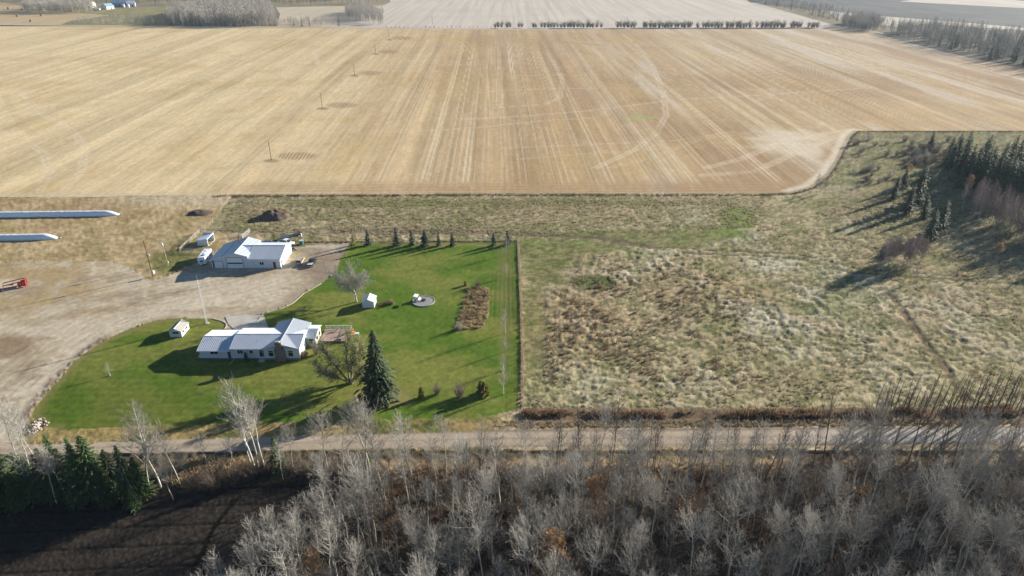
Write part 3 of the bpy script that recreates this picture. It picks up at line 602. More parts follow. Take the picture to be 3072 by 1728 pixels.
def patio_set(x, y, rz, lab, m):
    t = thing('patio_chair', lab, 'chair', (x, y, .53), rz)
    MB().box(-.28, .28, -.28, .28, .38, .46).build('seat', M[m], t); MB().slab([(-.28, .26, 1.0), (.28, .26, 1.0), (.28, .34, 1.0), (-.28, .34, 1.0)], .56).build('backrest', M[m], t)
    for a in (-.25, .25):
        for b in (-.25, .25): MB().tube((a, b, 0), (a, b, .38), .025, n=5).build('leg', M['steel'], t)
patio_set(HX + 29.3, HY + 13.4, .4, 'weathered chair on the deck nearest the sun room', 'wood'); patio_set(HX + 31.8, HY + 13.2, -.5, 'weathered chair in the middle of the timber deck', 'wood')
pu = thing('patio_umbrella', 'drooping orange-red patio umbrella at the outer corner of the deck', 'umbrella', (HX + 36.4, HY + 10.8, 0))
MB().tube((0, 0, 0), (0, 0, 2.3), .03).build('pole', M['steel'], pu)
uc = MB(); n = 8; uc.add([(0, 0, 2.35)] + [(.95 * math.cos(i * 2 * math.pi / n), .95 * math.sin(i * 2 * math.pi / n), 1.75 - .12 * (i % 2)) for i in range(n)], [(0, i + 1, (i + 1) % n + 1) for i in range(n)]); uc.build('canopy', M['orange'], pu)
bn = thing('garden_chest', 'low white storage chest beside the orange umbrella', 'chest', (HX + 37.3, HY + 11.9, 0), .2)
MB().box(-.7, .7, -.4, .4, 0, .75).build('body', M['white'], bn); MB().box(-.75, .75, -.45, .45, .751, .83).build('lid', M['white'], bn)
rk = thing('propane_tank', 'small pale tank against the west end of the house', 'tank', (HX - .15, HY + .9, 0))
MB().tube((0, -.5, .7), (0, .8, .7), .35, n=12).build('tank', M['steel'], rk, smooth=False); [MB().box(-.25, .25, y, y + .08, 0, .4).build('leg', M['concrete'], rk) for y in (-.3, .5)]

# --- driveway slab and lawn kerbs
def curb(name, P, m, w=.16, h=.14, kind='structure'):
    mb = MB(); W = [g(*p) for p in P]
    for a, b in zip(W[:-1], W[1:]):
        n = Vector((-(b - a).y, (b - a).x, 0)).normalized() * w / 2
        mb.add([a - n, a + n, b + n, b - n] + [v + Vector((0, 0, h)) for v in (a - n, a + n, b + n, b - n)], [(4, 5, 6, 7), (0, 1, 5, 4), (1, 2, 6, 5), (2, 3, 7, 6), (3, 0, 4, 7)])
    return mb.build(name, m, kind=kind)
slabP = [g(676, 952), g(735, 946), g(791, 946), (L0(0) and Vector((HX + 15.8, 155.3, 0))) , Vector((HX + 9.0, 155.3, 0)), g(686, 975)]
dm = MB()
me = MB().add([(p.x, p.y, .17) for p in slabP] + [(p.x, p.y, -.1) for p in slabP], [(0, 1, 2, 3, 4, 5)] + [(i, i + 6, (i + 1) % 6 + 6, (i + 1) % 6) for i in range(6)]).build('driveway', M['concrete'], kind='structure')
curb('kerb', [(640, 957), (668, 965), (680, 973), (678, 982), (668, 996)], M['kerb'], .2, .21)
curb('kerb', [(912, 881), (879, 911), (847, 926), (789, 944), (762, 983), (752, 1000)], M['kerb'], .18, .22)
curb('kerb', [(965, 851), (930, 872), (912, 881)], M['kerb'], .16, .18)

# --- workshop
WX, WY = -97.6, 200.6
ws = thing('workshop', 'large white farm workshop with two overhead doors and ribbed metal roof', 'workshop', (WX, WY, 0))
WD = 12.7; xr = 8.5
MB().prism([(.3, 0), (12.3, 0), (12.3, 4.2), (xr, 5.3), (.3, 2.95)], 0, WD - .03).build('wall', M['siding'], ws)
MB().prism([(.003, 0), (WD, 0), (WD, 3.38), (WD / 2, 5.05), (.003, 3.38)], 12.31, 22.5, 'x').build('wing_wall', M['siding'], ws)
for q in ([(-.25, WD + .4, 2.92), (-.25, -.5, 2.92), (xr, -.5, 5.5), (xr, WD + .4, 5.5)], [(12.5, -.5, 4.33), (12.5, WD + .4, 4.33), (xr, WD + .4, 5.5), (xr, -.5, 5.5)]): slope(ws, q, True, .9)
MB().tube((4.3, -.5, 4.28), (4.3, WD + .4, 4.28), .07).build('roof_seam', M['dark'], ws)
slope(ws, [(12.0, -.5, 3.45), (22.9, -.5, 3.45), (22.9, WD / 2, 5.3), (9.2, WD / 2, 5.3)], False); slope(ws, [(22.9, WD + .5, 3.45), (12.0, WD + .5, 3.45), (9.2, WD / 2, 5.3), (22.9, WD / 2, 5.3)], False)
ribs_on([(12.4, -.5, 3.45), (22.9, -.5, 3.45), (22.9, WD / 2, 5.3), (12.4, WD / 2, 5.3)], .46, parent=ws)
MB().tube((xr, -.55, 5.53), (xr, WD + .45, 5.53), .1).tube((xr, WD / 2, 5.35), (22.95, WD / 2, 5.35), .1).build('ridge_cap', M['rib'], ws)
MB().slab([(-.3, -.54, 2.91), (xr, -.54, 5.48), (xr, -.503, 5.48), (-.3, -.503, 2.91)], .22).slab([(xr, -.54, 5.48), (12.5, -.54, 4.33), (12.5, -.503, 4.33), (xr, -.503, 5.48)], .22).box(12.6, 22.9, -.6, -.503, 3.3, 3.44).build('fascia', M['white'], ws)
def ohdoor(x0, x1, h, win):
    f = MB().box(x0 - .12, x0, -.05, 0, 0, h + .12).box(x1, x1 + .12, -.05, 0, 0, h + .12).box(x0, x1, -.05, 0, h, h + .12)
    d = MB().box(x0 + .01, x1 - .01, -.03, -.004, 0, h - .01).build('overhead_door', M['white'], ws); f.build('frame', M['dark'], d)
    n = 5
    for i in range(n):
        z0 = .02 + i * (h - .04) / n; z1 = z0 + (h - .04) / n - .04
        MB().box(x0 + .03, x1 - .03, -.055, -.032, z0, z1).build('door_panel', M['siding'] if 0 else M['white'], d)
    if win:
        z0 = .02 + 2 * (h - .04) / n; MB().box(x0 + .15, x1 - .15, -.07, -.057, z0 + .1, z0 + .55).build('door_window', M['glass'], d)
ohdoor(1.2, 3.9, 2.45, False); ohdoor(5.3, 10.5, 3.7, True)
MB().box(.62, 1.0, -.03, -.003, 0, 2.9).build('sliding_door_gap', M['dark'], ws)
window(ws, 15.9, 17.2, 1.25, 2.2, .003, div=2); door(ws, 20.2, 21.1, .1, 2.3, .003, m='carblack')
for a, b, z0, z1 in ((1.2, 2.0, 0.05, 2.1), (4.6, 5.4, .9, 1.9), (8.4, 8.7, .6, 2.4), (9.6, 9.9, .6, 2.6)):
    MB().box(22.5, 22.54, a, b, z0, z1).build('side_opening', M['dark'] if a < 5 else M['wood'], ws)
MB().tube((6.2, 10.2, 4.5), (6.2, 10.2, 6.6), .16, n=10).tube((6.2, 10.2, 6.6), (6.2, 10.2, 6.75), .26, n=10).build('stove_pipe', M['rust'], ws)
MB().box(5.0, 10.9, -2.2, -.06, 0, .09).box(10.95, 13.2, -1.3, -.06, 0, .05).build('apron', M['concrete'], ws)
MB().path([(22.62, -.55, 3.4), (22.62, -.1, 3.1), (22.62, -.1, .4), (23.0, -.7, .2)], .06).build('downspout', M['white'], ws)

# --- small sheds
def shed(name, lab, cat, x0, x1, yf, yb, ze, zr, roof_m, ridge_off=.5, wins=(), sidewins=()):
    t = thing(name, lab, cat, (x0, yf, 0)); w = x1 - x0; d = yb - yf; r = w * ridge_off
    MB().prism([(0, 0), (w, 0), (w, ze), (r, zr - .08), (0, ze)], 0, d).build('wall', M['siding'], t)
    for q in ([(-.22, d + .25, ze - .08), (-.22, -.25, ze - .08), (r, -.25, zr), (r, d + .25, zr)], [(w + .22, -.25, ze - .08), (w + .22, d + .25, ze - .08), (r, d + .25, zr), (r, -.25, zr)]): MB().slab(q, .07).build('roof_slope', M[roof_m], t)
    MB().tube((r, -.26, zr + .02), (r, d + .26, zr + .02), .05).build('ridge_cap', M['white'], t)
    for a in wins: window(t, *a, 0)
    for a in sidewins: window(t, *a, w, 'x')
    return t
shed('garden_shed', 'small white garden shed with a low gable beside the round bare tree', 'shed', g(1088, 924).x, g(1123, 924).x, g(1100, 924).y, g(1100, 924).y + 3.6, 2.1, 2.85, 'tin')
shed('playhouse', 'small white playhouse with dark windows and a grey shingle roof', 'playhouse', g(511, 1012).x, g(547, 1012).x, g(530, 1012).y, g(530, 1012).y + 4.6, 1.95, 2.75, 'shingle',
     wins=[(.85, 2.6, 1.1, 1.75)], sidewins=[(.6, 1.6, .95, 1.5), (2.4, 3.6, .95, 1.5)])
# corral shelter, open to the east
lb = [g(593.7, 738), g(623.2, 740), g(639, 724)]; sw = lb[1].x - lb[0].x; sd = lb[2].y - lb[1].y + .4
cs = thing('calf_shelter', 'small white metal calf shelter open on its east side in the corral', 'shelter', lb[0], R(-3))
MB().box(0, sw, 0, .06, 0, 2.15).box(0, .06, .07, sd - .07, 0, 2.15).box(0, sw, sd - .06, sd, 0, 3.1).build('wall', M['siding'], cs)
MB().slab([(-.15, -.2, 2.2), (sw + .1, -.2, 2.75), (sw + .1, sd + .2, 3.0), (-.15, sd + .2, 2.2)], .06).build('roof', M['tin'], cs)
MB().box(sw, sw + .1, -.02, .16, 0, 2.7).box(sw, sw + .1, sd - .16, sd + .02, 0, 2.9).slab([(sw, 0, 2.68), (sw + .1, 0, 2.68), (sw + .1, sd, 2.92), (sw, sd, 2.92)], .22).box(sw, sw + .1, 0, sd, 0, .16).build('frame', M['white'], cs)

# ---------------------------------------------------------------- fences
def fence(name, lab, P, post_sp, post_h, rails, pm, rm, rail_w=.11, pr=.07, group=None, cat='fence', wire=False):
    W = [g(*p) if len(p) == 2 else Vector(p) for p in P]
    t = thing(name, lab, cat, W[0], 0, group); o = W[0]
    pme = None; mb = MB()
    for a, b in zip(W[:-1], W[1:]):
        a = a - o; b = b - o; L = (b - a).length; n = max(1, round(L / post_sp)); d = (b - a).normalized(); s = Vector((-d.y, d.x, 0)) * .04
        for i in range(n + (1 if b == W[-1] - o else 0)):
            p = a.lerp(b, i / n)
            if pme is None:
                po = MB().tube((0, 0, -.3), (0, 0, post_h), pr, pr * .85, 6).build('post', M[pm], t); pme = po.data; po.location = p
            else: link('post', pme, t, p)
        for z in rails:
            if wire:
                q = MB().tube(a + Vector((0, 0, z)), b + Vector((0, 0, z)), .012, n=3); q.build('wire', M[rm], t)
            else:
                m_ = max(1, round(L / (post_sp * 1.0)))
                for j in range(m_):
                    c = a.lerp(b, j / m_) + s * 2.2; e = a.lerp(b, (j + 1) / m_) + s * 2.2; c.z = e.z = z
                    MB().add([c - s * .5, c + s * .5, e + s * .5, e - s * .5] + [v + Vector((0, 0, rail_w)) for v in (c - s * .5, c + s * .5, e + s * .5, e - s * .5)],
                             [(3, 2, 1, 0), (4, 5, 6, 7), (0, 1, 5, 4), (1, 2, 6, 5), (2, 3, 7, 6), (3, 0, 4, 7)]).build('rail', M[rm], t)
    return t
fence('corral_fence', 'weathered pale board fence running diagonally along the west side of the corral', [(540, 757), (572, 727), (602, 699)], 2.6, 1.6, (.35, .75, 1.15, 1.5), 'wood', 'wood')
fence('corral_fence', 'weathered board fence along the front of the corral behind the travel trailer', [(541, 758), (606, 759), (650, 757)], 2.6, 1.5, (.35, .75, 1.15, 1.45), 'wood', 'wood')
fence('corral_fence', 'weathered board fence behind the calf shelter', [(602, 700), (640, 701), (644, 718)], 2.4, 1.6, (.35, .75, 1.15, 1.5), 'post', 'wood')
fence('cattle_panel', 'grey pipe cattle panels standing on the bare ground behind the workshop', [(684, 711), (716, 711), (745, 710)], 2.6, 1.6, (.2, .5, .8, 1.1, 1.4), 'dark', 'steel', .07, .05, cat='panel')
fence('cattle_panel', 'white pipe cattle panel rising behind the workshop ridge', [(728, 717), (742, 706), (752, 697)], 2.6, 1.6, (.3, .7, 1.1, 1.5), 'steel', 'white', .08, .05, cat='panel')
fence('pasture_fence', 'thin wire fence along the edge of the stubble field', [(640, 590), (1370, 586), (2266, 586), (2385, 581), (2442, 564), (2493, 527), (2526, 478), (2557, 412), (2575, 396), (3060, 396)], 5.5, 1.2, (.5, .9, 1.15), 'post', 'wire', wire=True, pr=.06)
fence('lane_fence', 'wire fence with old posts running down from the field corner to the corral', [(694, 592), (660, 640), (636, 672), (612, 694)], 5, 1.25, (.6, 1.1), 'post', 'wire', wire=True, pr=.07)
fence('lawn_fence', 'page wire fence with dark posts dividing the lawn from the pasture', [(1551, 727), (1560, 900), (1564, 1060), (1563, 1228)], 4.0, 1.35, (.15, .4, .65, .9, 1.15, 1.3), 'post', 'wire', wire=True, pr=.085)
fence('back_lawn_fence', 'wire fence behind the row of young spruces', [(915, 728), (1200, 727), (1551, 725)], 5.0, 1.2, (.5, .9, 1.15), 'post', 'wire', wire=True, pr=.06)
fence('roadside_fence', 'wire fence along the ditch between the pasture and the gravel road', [(1563, 1228), (2000, 1236), (2600, 1232), (3072, 1222)], 6.0, 1.2, (.5, .9, 1.15), 'post', 'wire', wire=True, pr=.06)

# ---------------------------------------------------------------- poles and mast
def pole(x, y, h, lab, m='pole', arm=False, name='power_pole', r=.15, cat='power pole', group=None):
    t = thing(name, lab, cat, g(x, y), 0, group)
    MB().tube((0, 0, -.2), (0, 0, h), r, r * .65, 8).build('shaft', M[m], t)
    if arm: MB().box(-.9, .9, -.06, .06, h - .5, h - .38).build('crossarm', M[m], t)
    MB().tube((0, 0, h), (0, 0, h + .18), .05, n=6).build('insulator', M['white'], t); return t
t = pole(459, 831, 12.6, 'tall dark power pole beside the gravel yard west of the workshop'); MB().box(.2, .75, -.3, .25, 1.2, 2.2).build('meter_box', M['white'], t); MB().tube((.15, 0, 7.6), (.5, 0, 7.6), .05).tube((.5, 0, 7.3), (.5, 0, 7.95), .2, n=8).build('transformer', M['steel'], t)
t = pole(504, 797, 9.0, 'slimmer grey pole behind the tall power pole', 'wood', r=.12); MB().box(-.35, .1, -.25, .05, 7.2, 8.1).build('yard_light', M['white'], t); MB().box(.1, .4, -.2, .1, .9, 1.6).build('meter_box', M['steel'], t)
for (x, y, h), w_ in zip([(814, 479, 9.2), (967, 324, 9.6), (1064, 227, 9.6), (1127, 161, 9.6), (1168, 120, 9.6)], ['nearest', 'second nearest', 'middle', 'second farthest', 'farthest']):
    pole(x, y, h, f'{w_} power pole of the line crossing the stubble field', r=.17, group='power poles across the stubble field')
pole(1297, 72, 10, 'lone distant power pole among the left roadside bushes', r=.2); pole(1880, 80, 12, 'distant power pole standing among the roadside bushes', r=.22); pole(2200, 80, 11, 'distant power pole near the east end of the roadside bushes', r=.2)
mast = thing('antenna_mast', 'slender galvanised lattice antenna mast at the lawn edge behind the house', 'antenna mast', g(622, 970))
HM = 14.4; ms = MB(); br = MB(); tri = [(math.cos(a), math.sin(a)) for a in (1.57, 3.67, 5.76)]
for i in range(3):
    a, b = tri[i]; ms.tube((a * .36, b * .36, 0), (a * .18, b * .18, HM - 1), .048, .036, 5)
for k in range(26):
    z0 = k * (HM - 1) / 26; z1 = z0 + (HM - 1) / 26; r0 = .3 - .18 * z0 / (HM - 1); r1 = .3 - .18 * z1 / (HM - 1)
    for i in range(3):
        j = (i + 1) % 3; br.tube((tri[i][0] * r0, tri[i][1] * r0, z0), (tri[j][0] * r1, tri[j][1] * r1, z1), .025, n=3); br.tube((tri[i][0] * r0, tri[i][1] * r0, z0), (tri[j][0] * r0, tri[j][1] * r0, z0), .014, n=3)
ms.build('leg', M['steel'], mast); br.build('brace', M['steel'], mast, kind='stuff'); MB().tube((0, 0, HM - 1), (0, 0, HM + .6), .025).build('top_rod', M['steel'], mast); MB().box(-.5, .5, -.5, .5, 0, .12).build('footing', M['concrete'], mast)

# ---------------------------------------------------------------- vehicles
def wheel(parent, x, y, r=.36, w=.24):
    ty = MB().tube((x, y - w / 2, r), (x, y + w / 2, r), r, n=14).build('wheel', M['tyre'], parent)
    MB().tube((x, y - w / 2 - .01, r), (x, y + w / 2 + .01, r), r * .58, n=10).build('rim', M['rim'], ty)
def vehicle(name, lab, cat, pos, rz, L, W, H, m, kind):
    t = thing(name, lab, cat, pos, rz); h0 = .32; hb = H * .56; w = W / 2
    prof = {'pickup': [(0, h0), (L, h0), (L, hb * .82), (L * .97, hb * .95), (L * .74, hb), (0, hb)], 'wagon': [(0, h0), (L, h0), (L, hb * .78), (L * .96, hb * .9), (L * .72, hb), (0.03, hb)], 'sedan': [(0, h0), (L, h0), (L, hb * .8), (L * .7, hb), (L * .12, hb), (0, hb * .9)]}[kind]
    MB().prism(prof, -w, w).build('body', M[m], t, bevel=.05)
    c0, c1 = {'pickup': (L * .40, L * .76), 'wagon': (.04, L * .74), 'sedan': (L * .14, L * .72)}[kind]
    s = .10 if kind != 'sedan' else .5; wr = w - .18
    q0 = [(c0, -w + .06, hb), (c1, -w + .06, hb), (c1, w - .06, hb), (c0, w - .06, hb)]; q1 = [(c0 + s, -wr, H - .06), (c1 - .62, -wr, H - .06), (c1 - .62, wr, H - .06), (c0 + s, wr, H - .06)]
    MB().add(q0 + q1, [(0, 1, 5, 4), (1, 2, 6, 5), (2, 3, 7, 6), (3, 0, 4, 7), (4, 5, 6, 7)]).build('window_glass', M['glass'], t)
    MB().slab([(c0 + s - .04, -wr - .03, H), (c1 - .6, -wr - .03, H), (c1 - .6, wr + .03, H), (c0 + s - .04, wr + .03, H)], .07).build('roof', M[m], t)
    nb = 3 if kind == 'wagon' else 2; pb = MB()
    for i in range(nb + 1):
        f = i / nb; a = Vector(q0[0]).lerp(Vector(q0[1]), f); b = Vector(q1[0]).lerp(Vector(q1[1]), f)
        for sg in (1, -1):
            pb.tube((a.x, sg * (a.y - .01), a.z), (b.x, sg * (b.y - .01), b.z), .05, n=4)
    pb.build('pillar', M[m], t)
    if kind == 'pickup': MB().box(.12, c0 - .08, -w + .14, w - .14, hb + .003, hb + .012).box(.0, .1, -w + .1, w - .1, hb, hb + .07).build('cargo_bed', M['dark'] if m == 'carwhite' else M['steel'], t)
    for x in (L * .19, L * .82):
        for y in (-w + .08, w - .08): wheel(t, x, y, .39 if kind == 'pickup' else .33)
    for y in (-w + .25, w - .25):
        MB().box(L - .01, L + .03, y - .18, y + .18, hb * .62, hb * .78).build('headlight', M['white'], t); MB().box(-.03, .01, y - .12, y + .12, hb * .6, hb * .9).build('tail_light', M['red'], t)
    MB().box(-.1, .02, -w + .1, w - .1, .4, .58).box(L - .02, L + .1, -w + .1, w - .1, .4, .58).build('bumper', M['steel'], t)
    return t
def head(a, b): d = g(*b) - g(*a); return math.atan2(d.y, d.x)
vehicle('parked_suv', 'pale champagne station wagon parked east of the workshop beside the dark pickup', 'car', g(896, 796), head((904.6, 796), (917, 777)), 4.6, 1.85, 1.72, 'cartan', 'wagon')
vehicle('parked_pickup', 'dark grey pickup parked nose away at the edge of the gravel yard', 'pickup truck', g(929, 803), head((937, 803), (950, 785)), 5.3, 1.95, 1.8, 'carblack', 'pickup')
vehicle('parked_pickup', 'white pickup nosing out from behind the workshop', 'pickup truck', g(838, 729), head((838, 729), (888, 738)), 5.9, 2.05, 1.95, 'carwhite', 'pickup')
vehicle('parked_car', 'slate blue car mostly hidden behind the workshop roof', 'car', g(786, 733), head((786, 733), (822, 733)), 4.6, 1.8, 1.45, 'carblue', 'sedan')
ft = thing('flatbed_trailer', 'long dark navy trailer with raised deck behind the white pickup', 'trailer', g(842, 719), head((842, 719), (893, 716)))
MB().slab([(0, -1.1, 1.0), (6.4, -1.1, 1.5), (6.4, 1.1, 1.5), (0, 1.1, 1.0)], .3).build('deck', M['carblue'], ft); MB().slab([(4.2, -.9, 1.6), (7.4, -.9, 2.1), (7.4, .9, 2.1), (4.2, .9, 1.6)], .35).build('gooseneck', M['carblack'], ft)
for y in (-1, 1): wheel(ft, 2.2, y, .38); wheel(ft, 3.1, y, .38)
MB().tube((7.3, -.6, 1.0), (7.3, -.6, 2.2), .28, n=10).build('front_tank', M['white'], ft)
tr = thing('travel_trailer', 'white travel trailer parked on the shaded side of the workshop', 'travel trailer', g(607, 797), head((607, 797), (633, 762)))
TL, TW, TH = 7.6, 1.2, 2.75
MB().prism([(.0, .5), (TL, .5), (TL, TH), (.35, TH), (0, TH - .5)], -TW, TW).build('body', M['white'], tr, bevel=.06)
MB().slab([(.4, -TW + .06, TH + .04), (TL - .06, -TW + .06, TH + .04), (TL - .06, TW - .06, TH + .04), (.4, TW - .06, TH + .04)], .036).build('roof', M['bag'], tr)
for x, s_ in ((1.9, .35), (3.6, .25), (5.6, .28)): MB().box(x, x + s_ * 1.6, -s_, s_, TH + .045, TH + .22).build('roof_vent', M['dark'] if x < 3 else M['white'], tr)
MB().box(-.03, -.002, -.55, .55, 1.3, 1.75).build('front_window', M['glass'], tr); MB().box(1.6, 2.8, -TW - .02, -TW - .002, 1.3, 1.9).box(4.6, 5.6, -TW - .02, -TW - .002, 1.3, 1.9).build('side_window', M['glass'], tr)
MB().box(1, TL - .8, -TW - .012, -TW - .001, 1.05, 1.12).build('stripe', M['blue'], tr); MB().path([(-.0, -.6, .5), (-1.1, 0, .5), (0, .6, .5)], .05).build('hitch', M['dark'], tr); MB().box(-.75, -.25, -.28, .28, .55, 1.0).build('gas_bottle_cover', M['white'], tr)
for x in (4.3, 5.15):
    for y in (-TW + .05, TW - .05): wheel(tr, x, y, .34)
# --- red implement at the yard's west edge
M['red'] = mat('bright_red_paint', (.42, .03, .035), .45, noise=.25, nscale=2)
im = thing('red_implement', 'red tubular farm implement on small wheels at the left edge of the yard', 'farm implement', g(12, 868), head((12, 868), (62, 860)))
im.scale = (.85, .85, .85)
MB().path([(0, 1.2, 1.9), (6.6, 1.5, 2.5)], .18).path([(0, -.6, 1.6), (6.9, -.6, 2.2)], .17).path([(.2, -.8, .7), (5.2, -.9, .8)], .16).build('beam', M['red'], im)
MB().path([(6.9, -1.3, .4), (7.2, -1.2, 2.4), (7.1, 1.6, 2.7), (7.0, 1.7, .6)], .2).path([(.1, -.7, .6), (0, 1.2, 1.9)], .1).path([(3, -.8, .8), (3.2, 1.3, 2.1)], .09).path([(5.2, -.9, .8), (7, -.2, 1.3)], .1).build('frame', M['red'], im)
rt = MB(); 
for i in range(9): rt.tube((4.9 + .32 * i, -1.2 + .05 * i, .35), (5.3 + .3 * i, -.1, 1.15), .05, n=4)
rt.build('tine', M['red'], im); MB().tube((4.6, -.9, 1.0), (7.3, -.9, .9), .42, n=10).build('roller', M['red'], im); MB().slab([(5.4, -.7, 1.5), (7.0, -.7, 1.7), (7.0, 1.2, 2.2), (5.4, 1.2, 2.0)], .25).box(4.4, 5.6, -.5, .9, .6, 1.3).build('gearbox', M['red'], im)
for x, y in ((5.1, -1.5), (6.3, 1.4), (-.9, -.6)): wheel(im, x, y, .42, .25)
MB().path([(.1, -.7, .7), (-1.9, -.5, .6)], .08).build('drawbar', M['rust'], im); MB().slab([(1, -.3, 1.2), (3, -.3, 1.3), (3, .5, 1.5), (1, .5, 1.4)], .05).build('shield', M['wood'], im)
# --- bits in the yard
bt = thing('stock_tank', 'dark teal stock tank on the grass beyond the white pickup', 'tank', g(905, 733)); MB().tube((0, 0, 0), (0, 0, 1.5), .75, n=16).build('tank', M['teal'], bt); MB().tube((0, 0, 1.5), (0, 0, 1.56), .78, n=16).build('rim', M['steel'], bt)
hr = thing('scrap_frame', 'rusty bent iron frame lying at the corner of the workshop shadow', 'scrap', g(541, 815), .3)
MB().path([(0, 0, .1), (.2, .1, 1.3), (1.4, .2, 1.6), (2.0, .1, .9), (1.9, 0, .1)], .06).path([(-1.5, -.3, .2), (0, 0, .4), (1.2, -.2, .2)], .08).build('hoop', M['rust'], hr); MB().tube((-.9, -.2, .35), (-.9, .0, .35), .35, n=10).build('wheel', M['rust'], hr)
qd = thing('quad_bike', 'small dark quad bike in the shade of the white pickup', 'quad bike', g(874, 752), .2)
MB().box(.3, 1.5, -.28, .28, .5, .8).build('body', M['carblack'], qd, bevel=.05); MB().box(.3, .8, -.2, .2, .82, .95).build('seat', M['dark'], qd); MB().box(1.3, 1.75, -.4, .4, .7, .78).box(.05, .35, -.4, .4, .7, .78).build('rack', M['white'], qd); MB().path([(1.2, -.35, 1.05), (1.2, .35, 1.05)], .03).build('handlebar', M['steel'], qd)
for x in (.3, 1.5):
    for y in (-.45, .45): wheel(qd, x, y, .28, .22)
# --- grain bags
def grain_bag(lab, tip, endp, y_left, rad):
    a = g(-260, y_left); b = g(*endp); d = (b - a); L = d.length; t = thing('grain_bag', lab, 'grain bag', a, math.atan2(d.y, d.x), 'white grain bags on the stubble edge')
    T = (g(*tip) - a).length; ns = int(L / .6); n = 14; V = []; Fc = []
    rr = random.Random(int(L)); st_ = [(L * i / ns, 1.0) for i in range(ns + 1)] + [(L + (T - L) * .35, .86), (L + (T - L) * .65, .5), (L + (T - L) * .85, .32), (T, .05)]
    for x, s_ in st_:
        sc = s_ * (1 + rr.uniform(-.025, .025))
        for i in range(n + 1):
            a_ = math.pi * i / n; cx = math.cos(a_); cz = math.sin(a_) ** .75
            wv = 1 + .06 * math.sin(x * 2.3 + 5 * cx) * (s_ < 1 or cz < .5)
            V.append((x, cx * rad * (sc * .6 + .4 * (s_ > .1)) * wv, cz * rad * 1.25 * sc * wv))
    for j in range(len(st_) - 1):
        for i in range(n): k = j * (n + 1) + i; Fc.append((k, k + 1, k + n + 2, k + n + 1))
    mb = MB(); mb.v = V; mb.f = Fc; mb.build('bag_skin', M['bag'], t, smooth=True)
    fl = MB().tube((T - .3, 0, .12), (T + .9, .1, .1), .12, .22, 6).build('tied_end', M['bag'], t)
grain_bag('longer white plastic grain bag lying nearer the field', (366, 641), (322, 645.5), 652.5, 1.5)
grain_bag('shorter white plastic grain bag lying nearer the yard', (180, 712), (138, 716), 723, 1.5)
# --- fire pit
fp = g(1271, 905); pit = thing('fire_pit', 'round grey gravel fire pit circle in the middle of the lawn', 'fire pit', (fp.x, fp.y, 0))
n = 28; mb = MB(); mb.add([(3.15 * math.cos(i * 2 * math.pi / n), 3.15 * math.sin(i * 2 * math.pi / n), .24) for i in range(n)] + [(3.15 * math.cos(i * 2 * math.pi / n), 3.15 * math.sin(i * 2 * math.pi / n), 0) for i in range(n)], [tuple(range(n))] + [(i, i + n, (i + 1) % n + n, (i + 1) % n) for i in range(n)]); mb.build('gravel_circle', M['gravel'], pit)
cu = MB()
for i in range(n):
    a0, a1 = i * 2 * math.pi / n, (i + 1) * 2 * math.pi / n - .02
    cu.add([(r * math.cos(a), r * math.sin(a), z) for z in (.0, .34) for r, a in ((3.16, a0), (3.32, a0), (3.32, a1), (3.16, a1))], [(4, 5, 6, 7), (0, 1, 5, 4), (1, 2, 6, 5), (2, 3, 7, 6), (3, 0, 4, 7)])
cu.build('edging', M['concrete'], pit); rg = MB()
for i in range(14):
    a = i * 2 * math.pi / 14; rg.tube((.62 * math.cos(a) - .1, .62 * math.sin(a) + .3, .42), (.62 * math.cos(a + .4) - .1, .62 * math.sin(a + .4) + .3, .42), .14, n=6)
rg.build('fire_ring', M['rust'], pit); MB().tube((-.1, .3, .22), (-.1, .3, .28), .5, n=12).build('ash', M['char'], pit)
sg = thing('garden_swing', 'white canopied garden swing on the west rim of the fire pit', 'garden swing', (fp.x - 2.2, fp.y + .1, .25), R(80))
MB().slab([(-.95, -.7, 1.75), (.95, -.7, 1.75), (.95, .6, 1.85), (-.95, .6, 1.85)], .06).build('canopy', M['white'], sg)
for x in (-.9, .9): MB().path([(x, -.75, 0), (x, 0, 1.75), (x, .75, 0)], .03).build('frame', M['steel'], sg)
MB().box(-.75, .75, -.25, .3, .45, .55).build('seat', M['dark'], sg); MB().box(-.75, .75, .3, .38, .5, 1.05).build('backrest', M['dark'], sg)
bh = thing('garden_bench', 'white plank bench between the swing and the fire ring', 'bench', (fp.x - 1.05, fp.y + .2, .25), R(78))
MB().box(-.75, .75, -.2, .2, .42, .48).build('seat', M['white'], bh); MB().box(-.75, .75, .2, .26, .5, .95).build('backrest', M['white'], bh); [MB().box(x, x + .08, -.18, .18, 0, .42).build('leg', M['white'], bh) for x in (-.7, .62)]
fc = thing('folding_chair', 'thin folding chair on the far side of the fire pit', 'chair', (fp.x + .6, fp.y + 2.0, .25), R(20))
MB().slab([(-.3, -.25, .45), (.3, -.25, .45), (.3, .25, .42), (-.3, .25, .42)], .03).build('seat', M['dark'], fc); MB().slab([(-.3, .25, .98), (.3, .25, .98), (.3, .3, .98), (-.3, .3, .98)], .5).build('backrest', M['white'], fc)
for x in (-.28, .28): MB().path([(x, -.25, 0), (x, .25, .95)], .018).path([(x, .25, 0), (x, -.25, .45)], .018).build('leg', M['steel'], fc)

